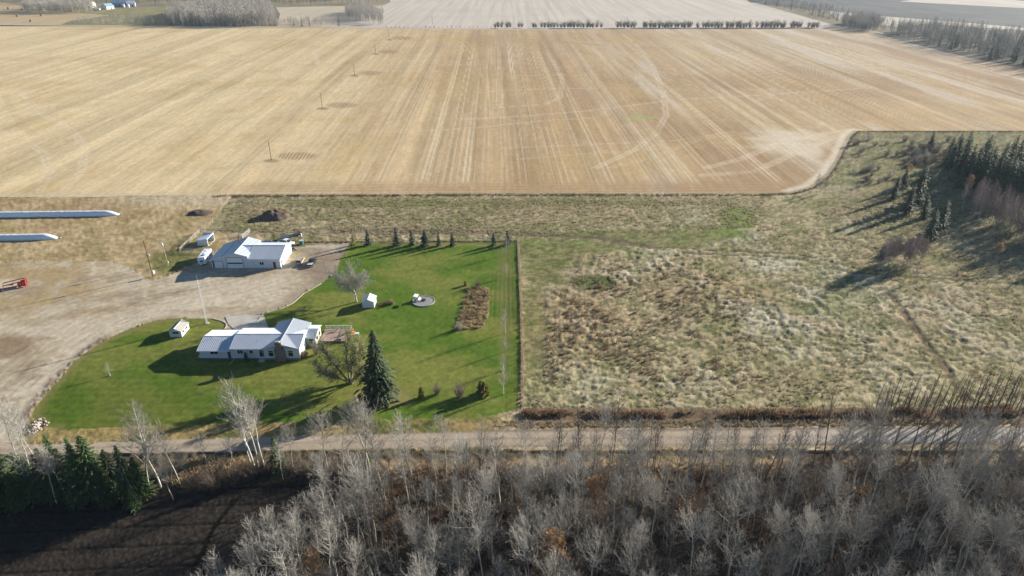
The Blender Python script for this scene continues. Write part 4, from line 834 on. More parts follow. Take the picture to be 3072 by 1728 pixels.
# ---------------------------------------------------------------- vegetation generators
def grow_tree(seed, h, cb=.35, nb=34, up_=.8, spread=.30, r0=.15, lean=.03, sub=5, twg=4, tr=.016, wander=.25, leaf=0, fork=0):
    rr = np.random.default_rng(seed); T0 = []; T1 = []; A = []; B = []; W0 = []; W1 = []; WA = []; WB = []; S0 = []; S1 = []; SA = []; SB = []; leaves = []
    n = 10; az = rr.random() * 6.28; pts = []
    off = np.zeros(2)
    for i in range(n + 1):
        t = i / n; off = off + rr.normal(0, wander * h / 16 / 3, 2) * (t > .1); pts.append(np.array([off[0] + lean * h * t * math.cos(az), off[1] + lean * h * t * math.sin(az), h * t]))
    rad = lambda t: r0 * (1 - t) ** .8 + .018
    for i in range(n): T0.append(pts[i]); T1.append(pts[i + 1]); A.append(rad(i / n)); B.append(rad((i + 1) / n))
    def at(t): i = min(int(t * n), n - 1); f = t * n - i; return pts[i] * (1 - f) + pts[i + 1] * f
    def limb(p, d, L, r, steps, curl, depth):
        d = d / np.linalg.norm(d); cur = p; pl = [p]
        for s in range(steps):
            d = d + np.array([0, 0, curl / steps]) + rr.normal(0, .10, 3); d /= np.linalg.norm(d); nx = cur + d * L / steps
            Q = (W0, W1, WA, WB) if depth == 2 or (depth == 1 and r > tr * 1.05) else (S0, S1, SA, SB)
            for q_, v_ in zip(Q, (cur, nx, r * (1 - s / steps * .75), r * (1 - (s + 1) / steps * .75))): q_.append(v_)
            cur = nx; pl.append(cur)
        if depth > 0:
            k = sub if depth == 2 else twg
            for j in range(k):
                f = (j + .6 + rr.random() * .5) / (k + .6); f = min(f, .98); i = min(int(f * steps), steps - 1); q = pl[i] * (1 - (f * steps - i)) + pl[i + 1] * (f * steps - i)
                nd = d + rr.normal(0, .62, 3) + np.array([0, 0, .12]); limb(q, nd, L * (.52 if depth == 2 else .55) * (1.15 - f * .5), max(r * .5, tr), 2 if depth == 2 else 1, curl * .6, depth - 1)
        elif leaf:
            for q in pl[1:]:
                for _ in range(leaf): leaves.append(q + rr.normal(0, .22, 3))
    for b in range(nb):
        t = cb + (.97 - cb) * ((b + rr.random()) / nb); p = at(t); a = b * 2.4 + rr.random() * .8
        L = h * spread * (1.08 - t) / (1.08 - cb) * rr.uniform(.65, 1.25) + .5; e = up_ * rr.uniform(.7, 1.3)
        limb(p, np.array([math.cos(a), math.sin(a), e]), L, max(.02, rad(t) * .42), 3, .45, 2 if L > 1.6 else 1)
    tv = tubes_np(T0, T1, A, B, 6)
    if W0: wv = tubes_np(W0, W1, WA, WB, 4); tv = (np.concatenate([tv[0], wv[0]]), np.concatenate([tv[1], wv[1] + len(tv[0])]))
    cv = tubes_np(S0, S1, SA, SB, 3)
    return tv, cv, np.array(leaves)
def leaf_mesh(P, size, seed=0):
    rr = np.random.default_rng(seed); n = len(P); a = rr.normal(0, 1, (n, 3)); b = rr.normal(0, 1, (n, 3)); a /= np.linalg.norm(a, axis=1, keepdims=True); b /= np.linalg.norm(b, axis=1, keepdims=True)
    s = size * rr.uniform(.6, 1.4, (n, 1)); V = np.stack([P - a * s, P + b * s * .6, P + a * s, P - b * s * .6], 1).reshape(-1, 3)
    return V, np.arange(4 * n).reshape(n, 4)
def conifer(seed, h, Rr, step=.42, per=10, droop=.35, base=.05, dens=1.0, power=.8):
    rr = np.random.default_rng(seed); V = []; Fq = []; z = h * base; k = 0
    def quad_(a, b, c, d): i = len(V); V.extend([a, b, c, d]); Fq.append((i, i + 1, i + 2, i + 3))
    while z < h * .985:
        t = z / h; rad = Rr * (1 - t) ** power * min(1, .55 + t * 4) * rr.uniform(.72, 1.18) + .12; m = max(5, int(per * (.5 + .6 * (1 - t)) * dens))
        for i in range(m):
            a = i * 6.283 / m + k * 1.3 + rr.normal(0, .22); L = rad * rr.uniform(.5, 1.2); d = np.array([math.cos(a), math.sin(a), 0]); sd = np.array([-d[1], d[0], 0])
            ns = 3; rise = .22 * L * rr.uniform(.3, 1.6)
            for s in range(ns):
                f0, f1 = (s + .15) / ns, (s + 1.1) / ns; w0 = .22 * L * (1 - f0) + .09; w1 = .2 * L * (1 - f1) * .6 + .03
                z0 = z + rise * f0 - droop * L * f0 * f0; z1 = z + rise * f1 - droop * L * f1 * f1
                p0 = d * L * f0 + np.array([0, 0, z0]); p1 = d * L * f1 + np.array([0, 0, z1]); dn = np.array([0, 0, -.10 * L - .06])
                for sg in (1, -1):
                    j = rr.uniform(.7, 1.3); quad_(p0, p1, p1 + sd * sg * w1 * j + dn * rr.uniform(.2, 1) + d * .12, p0 + sd * sg * w0 * j + dn * rr.uniform(.4, 1.3) + d * .2 * L)
        z += step * (1.15 - .5 * t); k += 1
    tv = tubes_np([[0, 0, -.2], [0, 0, h * .5]], [[0, 0, h * .5], [0, 0, h]], [h * .014 + .03, h * .008 + .02], [h * .008 + .02, .01], 6)
    tip = tubes_np([[0, 0, h * .93]], [[0, 0, h * 1.01]], [.09], [.01], 4); b = len(V)
    V = np.concatenate([np.array(V), tip[0]]); Fq = np.concatenate([np.array(Fq), tip[1] + b])
    return tv, (V, Fq)
def shrub(seed, h, w, n=22, sub=5, twg=3, r=.02, flare=.5):
    rr = np.random.default_rng(seed); S0 = []; S1 = []; SA = []; SB = []
    def limb(p, d, L, r_, steps, depth):
        d = d / np.linalg.norm(d); cur = p
        for s in range(steps):
            d = d + rr.normal(0, .12, 3) + np.array([0, 0, .08]); d /= np.linalg.norm(d); nx = cur + d * L / steps; S0.append(cur); S1.append(nx); SA.append(r_ * (1 - s / steps * .6)); SB.append(r_ * (1 - (s + 1) / steps * .6)); 
            if depth:
                for _ in range(sub if depth == 2 else twg): limb(cur + (nx - cur) * rr.random(), d + rr.normal(0, .5, 3), L * .38 * rr.uniform(.6, 1.2), r_ * .6, 1, depth - 1)
            cur = nx
    for i in range(n):
        a = rr.random() * 6.28; f = rr.random() ** .6; limb(np.array([math.cos(a) * w * .12 * f, math.sin(a) * w * .12 * f, 0]), np.array([math.cos(a) * f * flare * w / h, math.sin(a) * f * flare * w / h, .9]), h * rr.uniform(.55, .8) * (1.1 - .35 * f), r, 2, 2)
    return tubes_np(S0, S1, SA, SB, 3)
def make_tree(name, tv, cv, mt, mc, leaves=None, ml=None, lsize=.12, crown='crown'):
    o = bpy.data.objects.new(name, None); COL.objects.link(o)
    link('trunk', raw_mesh('trunk', *tv, M[mt], True), o); link(crown, raw_mesh(crown, *cv, M[mc]), o)
    if leaves is not None and len(leaves): link('foliage', raw_mesh('foliage', *leaf_mesh(leaves, lsize), M[ml]), o)
    return o
class Proto:                             # first placement uses the prototype itself, later ones copy it
    def __init__(s, mk): s.mk = mk; s.o = None
    def place(s, pos, label, cat, sc=1.0, rz=None, group=None, tilt=None):
        if s.o is None: s.o = s.mk(); o = s.o
        else: o = copy_tree(s.o)
        o.location = pos; o.scale = (sc, sc, sc) if not isinstance(sc, tuple) else sc
        o.rotation_euler = (tilt[0] if tilt else 0, tilt[1] if tilt else 0, random.random() * 6.28 if rz is None else rz)
        if 'group' in o: del o['group']
        tag(o, label, cat, group); return o

# ---------------------------------------------------------------- yard and lawn trees
def conif(name, seed, h, Rr, m='needle', **k): return Proto(lambda: make_tree(name, *conifer(seed, h, Rr, **k), 'barkd', m))
yp = [conif('spruce_tree', 50 + i, 6, 1.45, 'needlep', step=.26, per=11, droop=.25, power=.85) for i in range(3)]
SPR = [(1104.8, 735.6, 687, .95, 'young spruce nearest the workshop at the left end of the row'), (1190, 737, 680.5, .9, 'tallest young spruce of the row behind the lawn'), (1235.4, 737, 688, .85, 'young spruce just right of the tallest one in the row'),
       (1275, 739, 687, 1.15, 'broad bluish spruce in the middle of the row'), (1316, 738, 693, .75, 'thin spruce between the broad bluish one and the last of the close row'), (1357, 738, 697, .95, 'right-hand spruce of the close row behind the lawn'),
       (1481, 737, 696, .9, 'slim spruce standing apart left of the fence corner tree'), (1522, 735.6, 692, 1.05, 'spruce at the back right corner of the lawn')]
def height_at(x, y, yt):
    p = g(x, y); lo, hi = 0, 60
    for _ in range(40):
        m = (lo + hi) / 2; Zr = m - CAMH; yy = 864 - F * (p.y * ST + Zr * CT) / (p.y * CT - Zr * ST)
        if yy > yt: lo = m
        else: hi = m
    return lo
for i, (x, y, yt, wd, lab) in enumerate(SPR):
    h = height_at(x, y, yt); yp[i % 3].place(g(x, y), lab, 'spruce', (h / 6 * wd * 1.05, h / 6 * wd * 1.05, h / 6), group='spruces in the row behind the lawn')
conif('larch_tree', 61, 5, 1.1, 'leafyel', step=.35, per=7).place(g(1060, 736), 'dull olive little larch at the left end of the spruce row', 'larch', height_at(1060, 736, 698) / 5)
conif('spruce_tree', 62, 19.5, 4.6, 'needle', step=.40, per=17, droop=.42, power=.72, base=.03).place(g(1139, 1204), 'big dark spruce standing alone on the front lawn', 'spruce')
# leaning willow
def willow():
    rr = np.random.default_rng(5); T = ([], [], [], []); C = ([], [], [], []); lv = []
    stems = [((-.55, .15, .85), 14.0, .30), ((-.75, .3, .75), 12.5, .26), ((-.2, .3, 1), 13, .28), ((.2, -.1, 1), 11.5, .24), ((.5, .2, 1), 11, .22), ((-.3, -.5, .9), 10, .2), ((.05, .5, .9), 11, .2), ((.6, -.3, .8), 8, .17), ((-.9, -.1, .6), 10.5, .18)]
    for d, L, r in stems:
        d = np.array(d, float); d /= np.linalg.norm(d); cur = np.array([d[0] * .5, d[1] * .5, .2]); n = 8
        for s in range(n):
            d = d + rr.normal(0, .07, 3) + np.array([0, 0, .02]); d /= np.linalg.norm(d); nx = cur + d * L / n
            r0_, r1_ = r * (1 - s / n * .85), r * (1 - (s + 1) / n * .85)
            for A, v in zip(T, (cur, nx, r0_, r1_)): A.append(v)
            if s >= 2:
                for _ in range(9):
                    q = cur + (nx - cur) * rr.random(); e = d * .8 + rr.normal(0, .6, 3) + np.array([0, 0, .2]); e /= np.linalg.norm(e); l2 = rr.uniform(1.5, 3.4) * (1.1 - .4 * s / n)
                    for _k in range(3):
                        q2 = q + e * l2 / 3
                        for A, v in zip(C, (q, q2, .06 - .012 * _k, .048 - .012 * _k)): A.append(v)
                        for _j in range(4):
                            f = e + rr.normal(0, .7, 3); f /= np.linalg.norm(f); q3 = q2 + f * rr.uniform(.5, 1.2)
                            for A, v in zip(C, (q2, q3, .02, .008)): A.append(v)
                            for w_ in range(4): lv.append(q2 + (q3 - q2) * rr.uniform(.3, 1.1) + rr.normal(0, .12, 3))
                        q = q2; e = e + rr.normal(0, .2, 3) + np.array([0, 0, -.03]); e /= np.linalg.norm(e)
            cur = nx
    for A, v in zip(T, (np.array([0, 0, -.3]), np.array([0, 0, 1.0]), .85, .7)): A.append(v)
    lv = np.array(lv); keep = rr.random(len(lv)) < np.clip(.22 + .42 * (lv[:, 0] > -1.5), 0, 1)
    return make_tree('willow_tree', tubes_np(*T, 7), tubes_np(*C, 3), 'greybark', 'twig', lv[keep], 'leafy', .17)
o = willow(); o.location = g(1052, 1150); o.scale = (.93, .93, .93); tag(o, 'big old willow with thin yellow-green leaves leaning towards the house', 'willow')
# round bare tree by the garden shed
def round_bare():
    rr = np.random.default_rng(8); T = ([], [], [], []); C = ([], [], [], [])
    p0 = np.array([0, 0, -.2]); p1 = np.array([-.1, 0, 2.0]); p2 = np.array([-.7, .1, 3.6])
    for a, b, r, q in ((p0, p1, .26, .22), (p1, p2, .22, .18)):
        for A, v in zip(T, (a, b, r, q)): A.append(v)
    def limb(p, d, L, r, depth):
        d = d / np.linalg.norm(d)
        for s in range(3):
            d = d + rr.normal(0, .12, 3) + np.array([0, 0, .06]); d /= np.linalg.norm(d); q = p + d * L / 3
            for A, v in zip(C, (p, q, max(r * (1 - s * .2), .014), max(r * (.8 - s * .2), .012))): A.append(v)
            if depth:
                for _ in range(3 if depth > 1 else 4): limb(q, d + rr.normal(0, .55, 3), L * .52 * rr.uniform(.7, 1.2), r * .45, depth - 1)
            p = q
    for k in range(9): a = k * .7 + rr.random() * .4; limb(p2 if k % 3 else p1 + np.array([0, 0, .6]), np.array([math.cos(a) - .15, math.sin(a), rr.uniform(.5, 1.2)]), rr.uniform(3.6, 4.8), .11, 3)
    return make_tree('bare_tree', tubes_np(*T, 8), tubes_np(*C, 3), 'bark', 'twig')
o = round_bare(); o.location = g(1070, 906); o.scale = (1.12, 1.12, 1.2); tag(o, 'round bare grey tree behind the small garden shed', 'tree')
# young trees down the fence
sap = [Proto(lambda i=i: make_tree('young_tree', *grow_tree(70 + i, 6, .22, 26, .9, .28, .07, .02, 4, 3, .011, .15)[:2], 'bark', 'twig')) for i in range(3)]
for i, (x, y, yt, lab) in enumerate([(1520, 765, 709, 'bare young tree in front of the corner spruce'), (1520, 832, 790, 'thin bare sapling halfway up the lawn fence above the weed bed'), (1515, 1001, 925, 'bushy bare young tree by the fence right of the weed bed'),
                                     (1517, 1056, 1010, 'small bare sapling below the bushy young tree by the fence'), (1511, 1112, 1062, 'bare sapling with a blue-grey guard near the lower fence'), (1510, 1183, 1092, 'tall bare young tree lowest along the lawn fence'), (330, 1128, 1085, 'wispy sapling in a teal guard alone on the left lawn')]):
    h = height_at(x, y, yt); o = sap[i % 3].place(g(x, y), lab, 'young tree', h / 6 * (1.0 if i != 6 else 1))
    if i in (4, 6): MB().tube((0, 0, 0), (0, 0, .9), .22, .2, 8).build('trunk_guard', M['guard'], o)
    if i == 6: MB().tube((0, 0, 0), (0, 0, .14), 1.0, .9, 12).build('mulch_ring', M['brown'], o)
def bush(name, lab, x, y, yt, wpx, m, seed, leaf=None, n=30, cat='shrub', sub=5, r=.022):
    h = height_at(x, y, yt); sc = F / (g(x, y).y * CT + CAMH * ST); w = wpx / sc
    o = bpy.data.objects.new(name, None); COL.objects.link(o); o.location = g(x, y)
    V, Fq = shrub(seed, h, w, n, sub, 3, r); link('branches', raw_mesh('branches', V, Fq, M[m]), o)
    if leaf: rr = np.random.default_rng(seed); P = V[rr.choice(len(V), min(len(V), 3500), False)]; link('foliage', raw_mesh('foliage', *leaf_mesh(P + rr.normal(0, .08, P.shape), .10), M[leaf]), o)
    tag(o, lab, cat); return o
bush('shrub', 'rounded grey-purple shrub, left of the two bare ones near the road', 1311, 1184, 1144, 34, 'twigp', 81, n=40)
bush('shrub', 'wide bare shrub, right of the two bare ones near the road', 1378, 1192, 1141, 52, 'twigp', 82, n=46)
bush('shrub', 'dark red dogwood at the upper end of the weed bed', 1434, 861, 833, 24, 'twigp', 83, n=30)
bush('shrub', 'thin yellowish shrub left of the dark red dogwood', 1397, 857, 842, 7, 'twig', 84, 'leafyel', n=10)
bush('shrub', 'low brown bush at the end of the dry bed beside the garden shed', 1176, 913, 897, 14, 'dry', 85, 'dry', n=20)
bush('shrub', 'bare grey bush at the lower left corner of the weed bed', 1378, 990, 960, 32, 'twig', 86, n=34)
bush('shrub', 'bare pinkish bush at the deck corner', 1030, 1010, 992, 16, 'twigp', 87, n=16)
bush('shrub', 'tan dry shrub against the east end of the house', 915, 1071, 1052, 30, 'dry', 88, 'dry', n=24)
bush('shrub', 'bare pinkish shrub tangle behind the willow beside the sun room', 950, 1065, 1030, 34, 'twigp', 89, n=30)
cd = [Proto(lambda i=i: make_tree('cedar_shrub', *conifer(90 + i, 3.2, .75, step=.16, per=12, droop=.05, power=.5), 'barkd', 'leafyel' if i else 'needleg')) for i in range(2)]
cd[1].place(g(1264, 1194), 'yellow-tipped conical cedar left of the two bare shrubs', 'cedar', (.9, .9, 1)); cd[1].place(g(1452, 1188), 'taller yellow-green cedar of the twin pair by the road end of the lawn', 'cedar', (1.5, 1.5, 1.25)); cd[1].place(g(1443, 1180), 'smaller yellow-green cedar of the twin pair by the road end of the lawn', 'cedar', (1.2, 1.2, 1.1))
cd[0].place(g(741, 1087), 'dark pencil cedar against the front wall of the house', 'cedar', (.75, .75, .95))
# low growth kept as single masses
def tuft_mesh(n=7, h=.5, w=.35, seed=1):
    rr = np.random.default_rng(seed); V = []; Fq = []
    for i in range(n):
        a = rr.random() * 6.28; l = rr.uniform(.5, 1) * w; hh = h * rr.uniform(.6, 1); p = rr.normal(0, w * .35, 2); s = .05 + .05 * rr.random(); k = len(V)
        ca, sa = math.cos(a), math.sin(a); V += [(p[0] - sa * s, p[1] + ca * s, 0), (p[0] + sa * s, p[1] - ca * s, 0), (p[0] + ca * l + sa * s * .4, p[1] + sa * l - ca * s * .4, hh), (p[0] + ca * l - sa * s * .4, p[1] + sa * l + ca * s * .4, hh * .95)]; Fq.append((k, k + 1, k + 2, k + 3))
    return np.array(V), np.array(Fq)
def mass(name, lab, cat, P, dens, base, m, smin=.7, smax=1.4, seed=0, w=None, z=0, keepf=None):
    rr = np.random.default_rng(seed); W = [g(*p) if len(p) == 2 else Vector(p) for p in P]; xs = [v.x for v in W]; ys = [v.y for v in W]
    n = int((max(xs) - min(xs)) * (max(ys) - min(ys)) * dens); x = rr.uniform(min(xs), max(xs), n); y = rr.uniform(min(ys), max(ys), n)
    k = inpoly(x, y, [(v.x, v.y) for v in W]); x, y = x[k], y[k]
    if keepf is not None: k = keepf(x, y, rr); x, y = x[k], y[k]
    s = rr.uniform(smin, smax, len(x)); V, Fq = scatter(base[0], base[1], np.stack([x, y, np.full(len(x), z)], 1), rr.random(len(x)) * 6.28, s)
    o = link(name, raw_mesh(name, V, Fq, M[m]), kind='stuff'); tag(o, lab, cat); return o
tA = tuft_mesh(); BED = [(1406, 862), (1466, 862), (1469, 942), (1447, 985), (1372, 992), (1366, 973), (1386, 925)]
mass('garden_weeds', 'overgrown tan and brown weeds filling the old vegetable bed', 'weeds', BED, 1.7, tuft_mesh(9, .6, .45, 3), 'dry', .5, 1.4, 3)
mass('garden_weeds', 'darker brown stalks through the old vegetable bed', 'weeds', BED, .5, tuft_mesh(8, .8, .4, 5), 'brown', .6, 1.5, 4)
mass('dry_border', 'narrow bed of rusty dry plants beside the garden shed', 'weeds', [(1129, 922), (1129, 912), (1180, 901), (1182, 909)], 12, tuft_mesh(8, .5, .35, 6), 'brown', .6, 1.2, 5)
mass('fence_grass', 'strip of tall pale grass growing up along the lawn fence', 'grass', [(1553, 727), (1557, 727), (1565, 900), (1569, 1064), (1569, 1226), (1564, 1226), (1563, 1064), (1560, 900)], 16, tuft_mesh(8, .6, .35, 7), 'dryp', .4, 1.2, 6)
mass('back_fence_grass', 'pale tall grass behind the spruce row fence', 'grass', [(915, 728), (915, 724), (1555, 721), (1555, 725)], 8, tA, 'dryp', .6, 1.2, 7)
mass('ditch_brush', 'dark brown brush lining the ditch beside the gravel road', 'brush', [(1562, 1252), (1562, 1232), (2200, 1238), (3072, 1220), (3800, 1205), (3800, 1240), (3072, 1250), (2200, 1256)], 5, tuft_mesh(9, .9, .5, 8), 'brown', .4, 1.6, 8, keepf=lambda x, y, r: fbm(x, y, 5, 3, 3) + .12 * r.random(len(x)) > .47)
mass('verge_grass', 'pale dry grass on the verge between ditch and road', 'grass', [(1480, 1262), (1480, 1286), (2300, 1280), (3072, 1276), (3072, 1258), (2300, 1262)], 7, tuft_mesh(7, .4, .4, 9), 'dryp', .5, 1.2, 9)
mass('field_edge_weeds', 'dark weedy strip along the fence between stubble and pasture', 'weeds', [(640, 592), (640, 586), (1370, 583), (2266, 583), (2385, 578), (2440, 562), (2490, 525), (2522, 477), (2554, 411), (2574, 394), (3300, 394), (3300, 397), (2578, 397), (2560, 413), (2530, 479), (2498, 528), (2446, 566), (2387, 583), (2266, 588), (1370, 588)], 3, tuft_mesh(8, .35, .4, 31), 'brown', .4, 1.2, 62)
def clumpy(x, y, rr):
    sx_, sy_ = sxy(x, y); k = fbm(x, y, 7, 4, 3) + .3 * (vn(x, y, 1.7, 6) - .5)
    sh = np.zeros(x.shape)
    for (cx, cy, rx, ry) in [(2200, 660, 90, 45), (2060, 705, 230, 36), (1830, 690, 280, 20), (1640, 800, 90, 75), (1680, 740, 300, 30), (1600, 1000, 40, 190)]: sh = np.maximum(sh, (((sx_ - cx) / rx) ** 2 + ((sy_ - cy) / ry) ** 2) < 1)
    for P in ([(2670, 885), (2745, 990), (2838, 1109), (2900, 1200)], [(2050, 760), (2390, 775), (2560, 820), (3072, 853)], [(1430, 697), (1590, 703), (1790, 715), (1960, 742)]): sh = np.maximum(sh, dline(x, y, P) < 1.1)
    return (k > .45) & (sh < .5)
PAST = [(1575, 1222), (1575, 760), (1800, 745), (2200, 700), (2600, 600), (3072, 600), (3500, 700), (3500, 1215)]
mass('pasture_tufts', 'countless pale dry grass tussocks across the pasture', 'grass', PAST, 1.5, tuft_mesh(8, .34, .45, 10), 'dryp', .5, 1.3, 10, keepf=clumpy)
mass('pasture_weeds', 'ruddy weed clumps scattered among the pasture tussocks', 'weeds', [(1600, 1150), (1600, 820), (2200, 780), (2300, 1150)], .35, tuft_mesh(10, .7, .5, 11), 'brown', .5, 1.4, 11, keepf=clumpy)
STRIP = [(660, 690), (720, 595), (2300, 592), (2300, 680), (1500, 715), (900, 725)]
mass('strip_tufts', 'pale dry grass tufts on the rough strip behind the lawn', 'grass', STRIP, .9, tuft_mesh(7, .38, .4, 12), 'dryp', .6, 1.3, 12)
# soil mound, brush heap, rock pile
def heap(name, lab, cat, x, y, wpx, h, m, seed, asp=.75):
    c = g(x, y); sc = F / (c.y * CT + CAMH * ST); w = wpx / sc / 2; nr, na = 14, 30; V = []; rr = np.random.default_rng(seed)
    for i in range(nr + 1):
        r = i / nr
        for j in range(na):
            a = j * 2 * math.pi / na; V.append([c.x + w * r * math.cos(a) * (1 + .08 * math.sin(3 * a)), c.y + w * asp * r * math.sin(a), h * (1 - r ** 1.7)])
    V = np.array(V); V[:, 2] += (fbm(V[:, 0], V[:, 1], 1.6, seed, 3) - .5) * h * .55 * (V[:, 2] > .02 * h) ; V[-na:, 2] = -.2
    Fq = [(i * na + j, i * na + (j + 1) % na, (i + 1) * na + (j + 1) % na, (i + 1) * na + j) for i in range(nr) for j in range(na)]
    o = link(name, raw_mesh(name, V - np.array([c.x, c.y, 0]), Fq, M[m], True)); o.location = c; return tag(o, lab, cat)
heap('soil_mound', 'round dark soil mound on the rough grass behind the workshop', 'mound', 822, 652, 96, 2.9, 'soil', 2)
mass('mound_weeds', 'brown weeds growing over the dark soil mound', 'weeds', [(790, 655), (800, 638), (840, 634), (870, 645), (850, 658)], 2.5, tuft_mesh(7, .5, .4, 13), 'brown', .5, 1.1, 13, z=1.5)
heap('brush_heap', 'low heap of grey brush at the field corner left of the mound', 'brush heap', 600, 640, 80, 1.2, 'soil', 3)
V, Fq = shrub(101, 2.2, 7, 50, 4, 2, .03, 1.3); o = link('brush_bush', raw_mesh('brush_bush', V, Fq, M['twigd'])); o.location = g(600, 640); tag(o, 'tangle of bare branches on top of the low brush heap', 'brush')
rp = thing('rock_pile', 'pile of pale rocks where the driveway meets the road', 'rock pile', g(110, 1280)); rr_ = random.Random(4)
for i in range(70):
    a = rr_.random() * 6.28; q = rr_.random() ** .6; s = rr_.uniform(.15, .42); x, y = q * 2.0 * math.cos(a), q * 2.9 * math.sin(a); z = .6 * (1 - q) + .05
    if i < 6:
        ico = [(0, 0, 1), (.89, 0, .45), (.28, .85, .45), (-.72, .53, .45), (-.72, -.53, .45), (.28, -.85, .45), (.72, .53, -.45), (-.28, .85, -.45), (-.89, 0, -.45), (-.28, -.85, -.45), (.72, -.53, -.45), (0, 0, -1)]
        mb = MB().add([(v[0] * rr_.uniform(.75, 1.2), v[1] * rr_.uniform(.75, 1.2), v[2] * rr_.uniform(.6, .9)) for v in ico], [(0, 1, 2), (0, 2, 3), (0, 3, 4), (0, 4, 5), (0, 5, 1), (1, 6, 2), (2, 7, 3), (3, 8, 4), (4, 9, 5), (5, 10, 1), (2, 6, 7), (3, 7, 8), (4, 8, 9), (5, 9, 10), (1, 10, 6), (6, 11, 7), (7, 11, 8), (8, 11, 9), (9, 11, 10), (10, 11, 6)])
        r_ = mb.build('rock', M['rock'], rp); rocks = (rocks if i else []) + [r_.data]
    else: r_ = link('rock', rocks[i % 6], rp)
    r_.location = (x, y, z); r_.scale = (s, s, s); r_.rotation_euler = (a, q * 3, a * 2)

# ---------------------------------------------------------------- aspens south of the road
NA = 9
asp = []
for i in range(NA):
    hh = [17, 18, 16, 18.5, 15.5, 17, 19, 16.5, 18][i]; cbv = [.42, .5, .38, .55, .34, .6, .45, .3, .5][i]
    asp.append(Proto(lambda i=i, hh=hh, cbv=cbv: make_tree('aspen_tree', *grow_tree(200 + i, hh, cbv, 30 + 3 * (i % 3), .85 + .15 * (i % 3), .24 + .04 * (i % 4), .15, .045, 5, 4, .019, .35)[:2], 'bark', 'twig')))
dasp = [Proto(lambda i=i: make_tree('aspen_tree', *grow_tree(220 + i, 17, [.35, .5, .42][i], 26, 1.3, .17, .13, .04, 4, 3, .016, .3)[:2], 'barkd', 'twigd')) for i in range(3)]  # backlit look of the stand's edge aspens, put into darker bark and twig colour
rr = random.Random(21)
cnt = 0; places = []
def aspen(x, y, h=None, lab=None, grp=None, v=None, tilt=None, lean_left=False):
    global cnt
    i = cnt % NA if v is None else v; cnt += 1; base_h = [17, 18, 16, 18.5, 15.5, 17, 19, 16.5, 18][i]; h = h or base_h * rr.uniform(.82, 1.12)
    asp[i].place(g(x, y), lab, 'aspen', h / base_h, group=grp, tilt=tilt or (rr.uniform(-.05, .05), rr.uniform(-.02, .09)))
for x, y, h, lab, v in [(451, 1480, 20, 'tall pale aspen with hanging dead limbs, left of the pair by the left spruces', 7), (483, 1462, 18.5, 'slimmer pale aspen, right of the pair by the left spruces', 4), (762, 1398, 20.5, 'tallest white-stemmed aspen of the clump on the road bank', 2), (774, 1400, 18, 'second white-stemmed aspen in the clump on the road bank', 0),
                        (752, 1392, 15, 'shorter aspen on the left side of the road bank clump', 4), (792, 1398, 15, 'right-hand aspen of the road bank clump', 5), (90, 1405, 15, 'thin bare aspen at the far left by the driveway mouth', 2), (60, 1410, 16.5, 'thin bare aspen among the leftmost spruces', 3), (145, 1450, 15, 'bare aspen in front of the left spruces', 5), (18, 1420, 14, 'bare aspen at the very left edge', 0),
                        (300, 1465, 11, 'short crooked dead aspen against the left spruces', 7), (540, 1450, 13, 'thin aspen right of the left spruces', 1), (985, 1440, 16, 'straight dark aspen left of the forest corner', 3), (1035, 1440, 15, 'leaning forked aspen left of the forest corner', 6), (1105, 1470, 20, 'tall aspen at the forest corner', 1), (1112, 1420, 19, 'tall slender aspen just behind the forest corner', 5),
                        (885, 1420, 11, 'short dark aspen between the road bank clump and the forest corner', 3), (1145, 1465, 17, 'aspen right of the forest corner', 2)]:
    aspen(x, y, h, lab, v=v)
# edge of the stand: trunks right behind the road ditch, then the dense interior
random.seed(5); edge = []
n_in = 0; tries = 0; used = []
FOR = [(1010, 1500), (1160, 1430), (1400, 1405), (1800, 1392), (2400, 1388), (3300, 1372), (3900, 1500), (3900, 2120), (700, 2120), (860, 1800), (990, 1620)]
Wf = [(v.x, v.y) for v in (g(*p) for p in FOR)]
for x, y, h in [(770, 1760, 15), (800, 1830, 16), (835, 1745, 16), (860, 1800, 17), (700, 1830, 14), (740, 1900, 15), (905, 1715, 16), (930, 1780, 17), (955, 1660, 16), (880, 1880, 16), (985, 1590, 15), (1000, 1700, 17), (660, 1930, 14), (820, 1950, 16), (1010, 1545, 14)]: aspen(x, y, h, 'bare pale aspen on the field edge of the stand at the bottom left', 'bare pale aspens on the field edge of the stand')
while n_in < 248 and tries < 20000:
    tries += 1; x = rr.uniform(-60, 125); y = rr.uniform(58, 112)
    if not inpoly(np.array([x]), np.array([y]), Wf)[0]: continue
    if abs(x) > (y * CT + CAMH * ST) * .83: continue
    if any((x - a) ** 2 + (y - b) ** 2 < 4.2 for a, b in used): continue
    used.append((x, y)); n_in += 1; px, py = sxy(x, y)
    zone = ('bare aspen at the road edge of the southern stand' if py < 1460 else 'bare aspen inside the southern stand' if py < 1700 else 'bare pale aspen in the near foreground of the southern stand') + (', left part' if px < 1500 else ', middle part' if px < 2200 else ', right part')
    i = cnt % NA; cnt += 1; bh_ = [17, 18, 16, 18.5, 15.5, 17, 19, 16.5, 18][i]; h = bh_ * rr.uniform(.72, 1.02) * (.92 if py > 1750 else 1)
    dk = rr.random() < (.6 if py < 1460 else .18)
    if dk: zone = zone.replace('bare pale aspen', 'bare aspen').replace('bare aspen', 'dark backlit-coloured thin-crowned aspen')
    pr = dasp[cnt % 3] if dk else asp[i]
    pr.place((x, y, -.3), zone, 'aspen', h / (17 if dk else bh_), group=zone.replace('aspen', 'aspens'), tilt=(rr.uniform(-.05, .05), rr.uniform(-.03, .10)))
ltv, lcv, _ = grow_tree(777, 15, .4, 18, .9, .26, .12, .04, 3, 3, .02, .3)
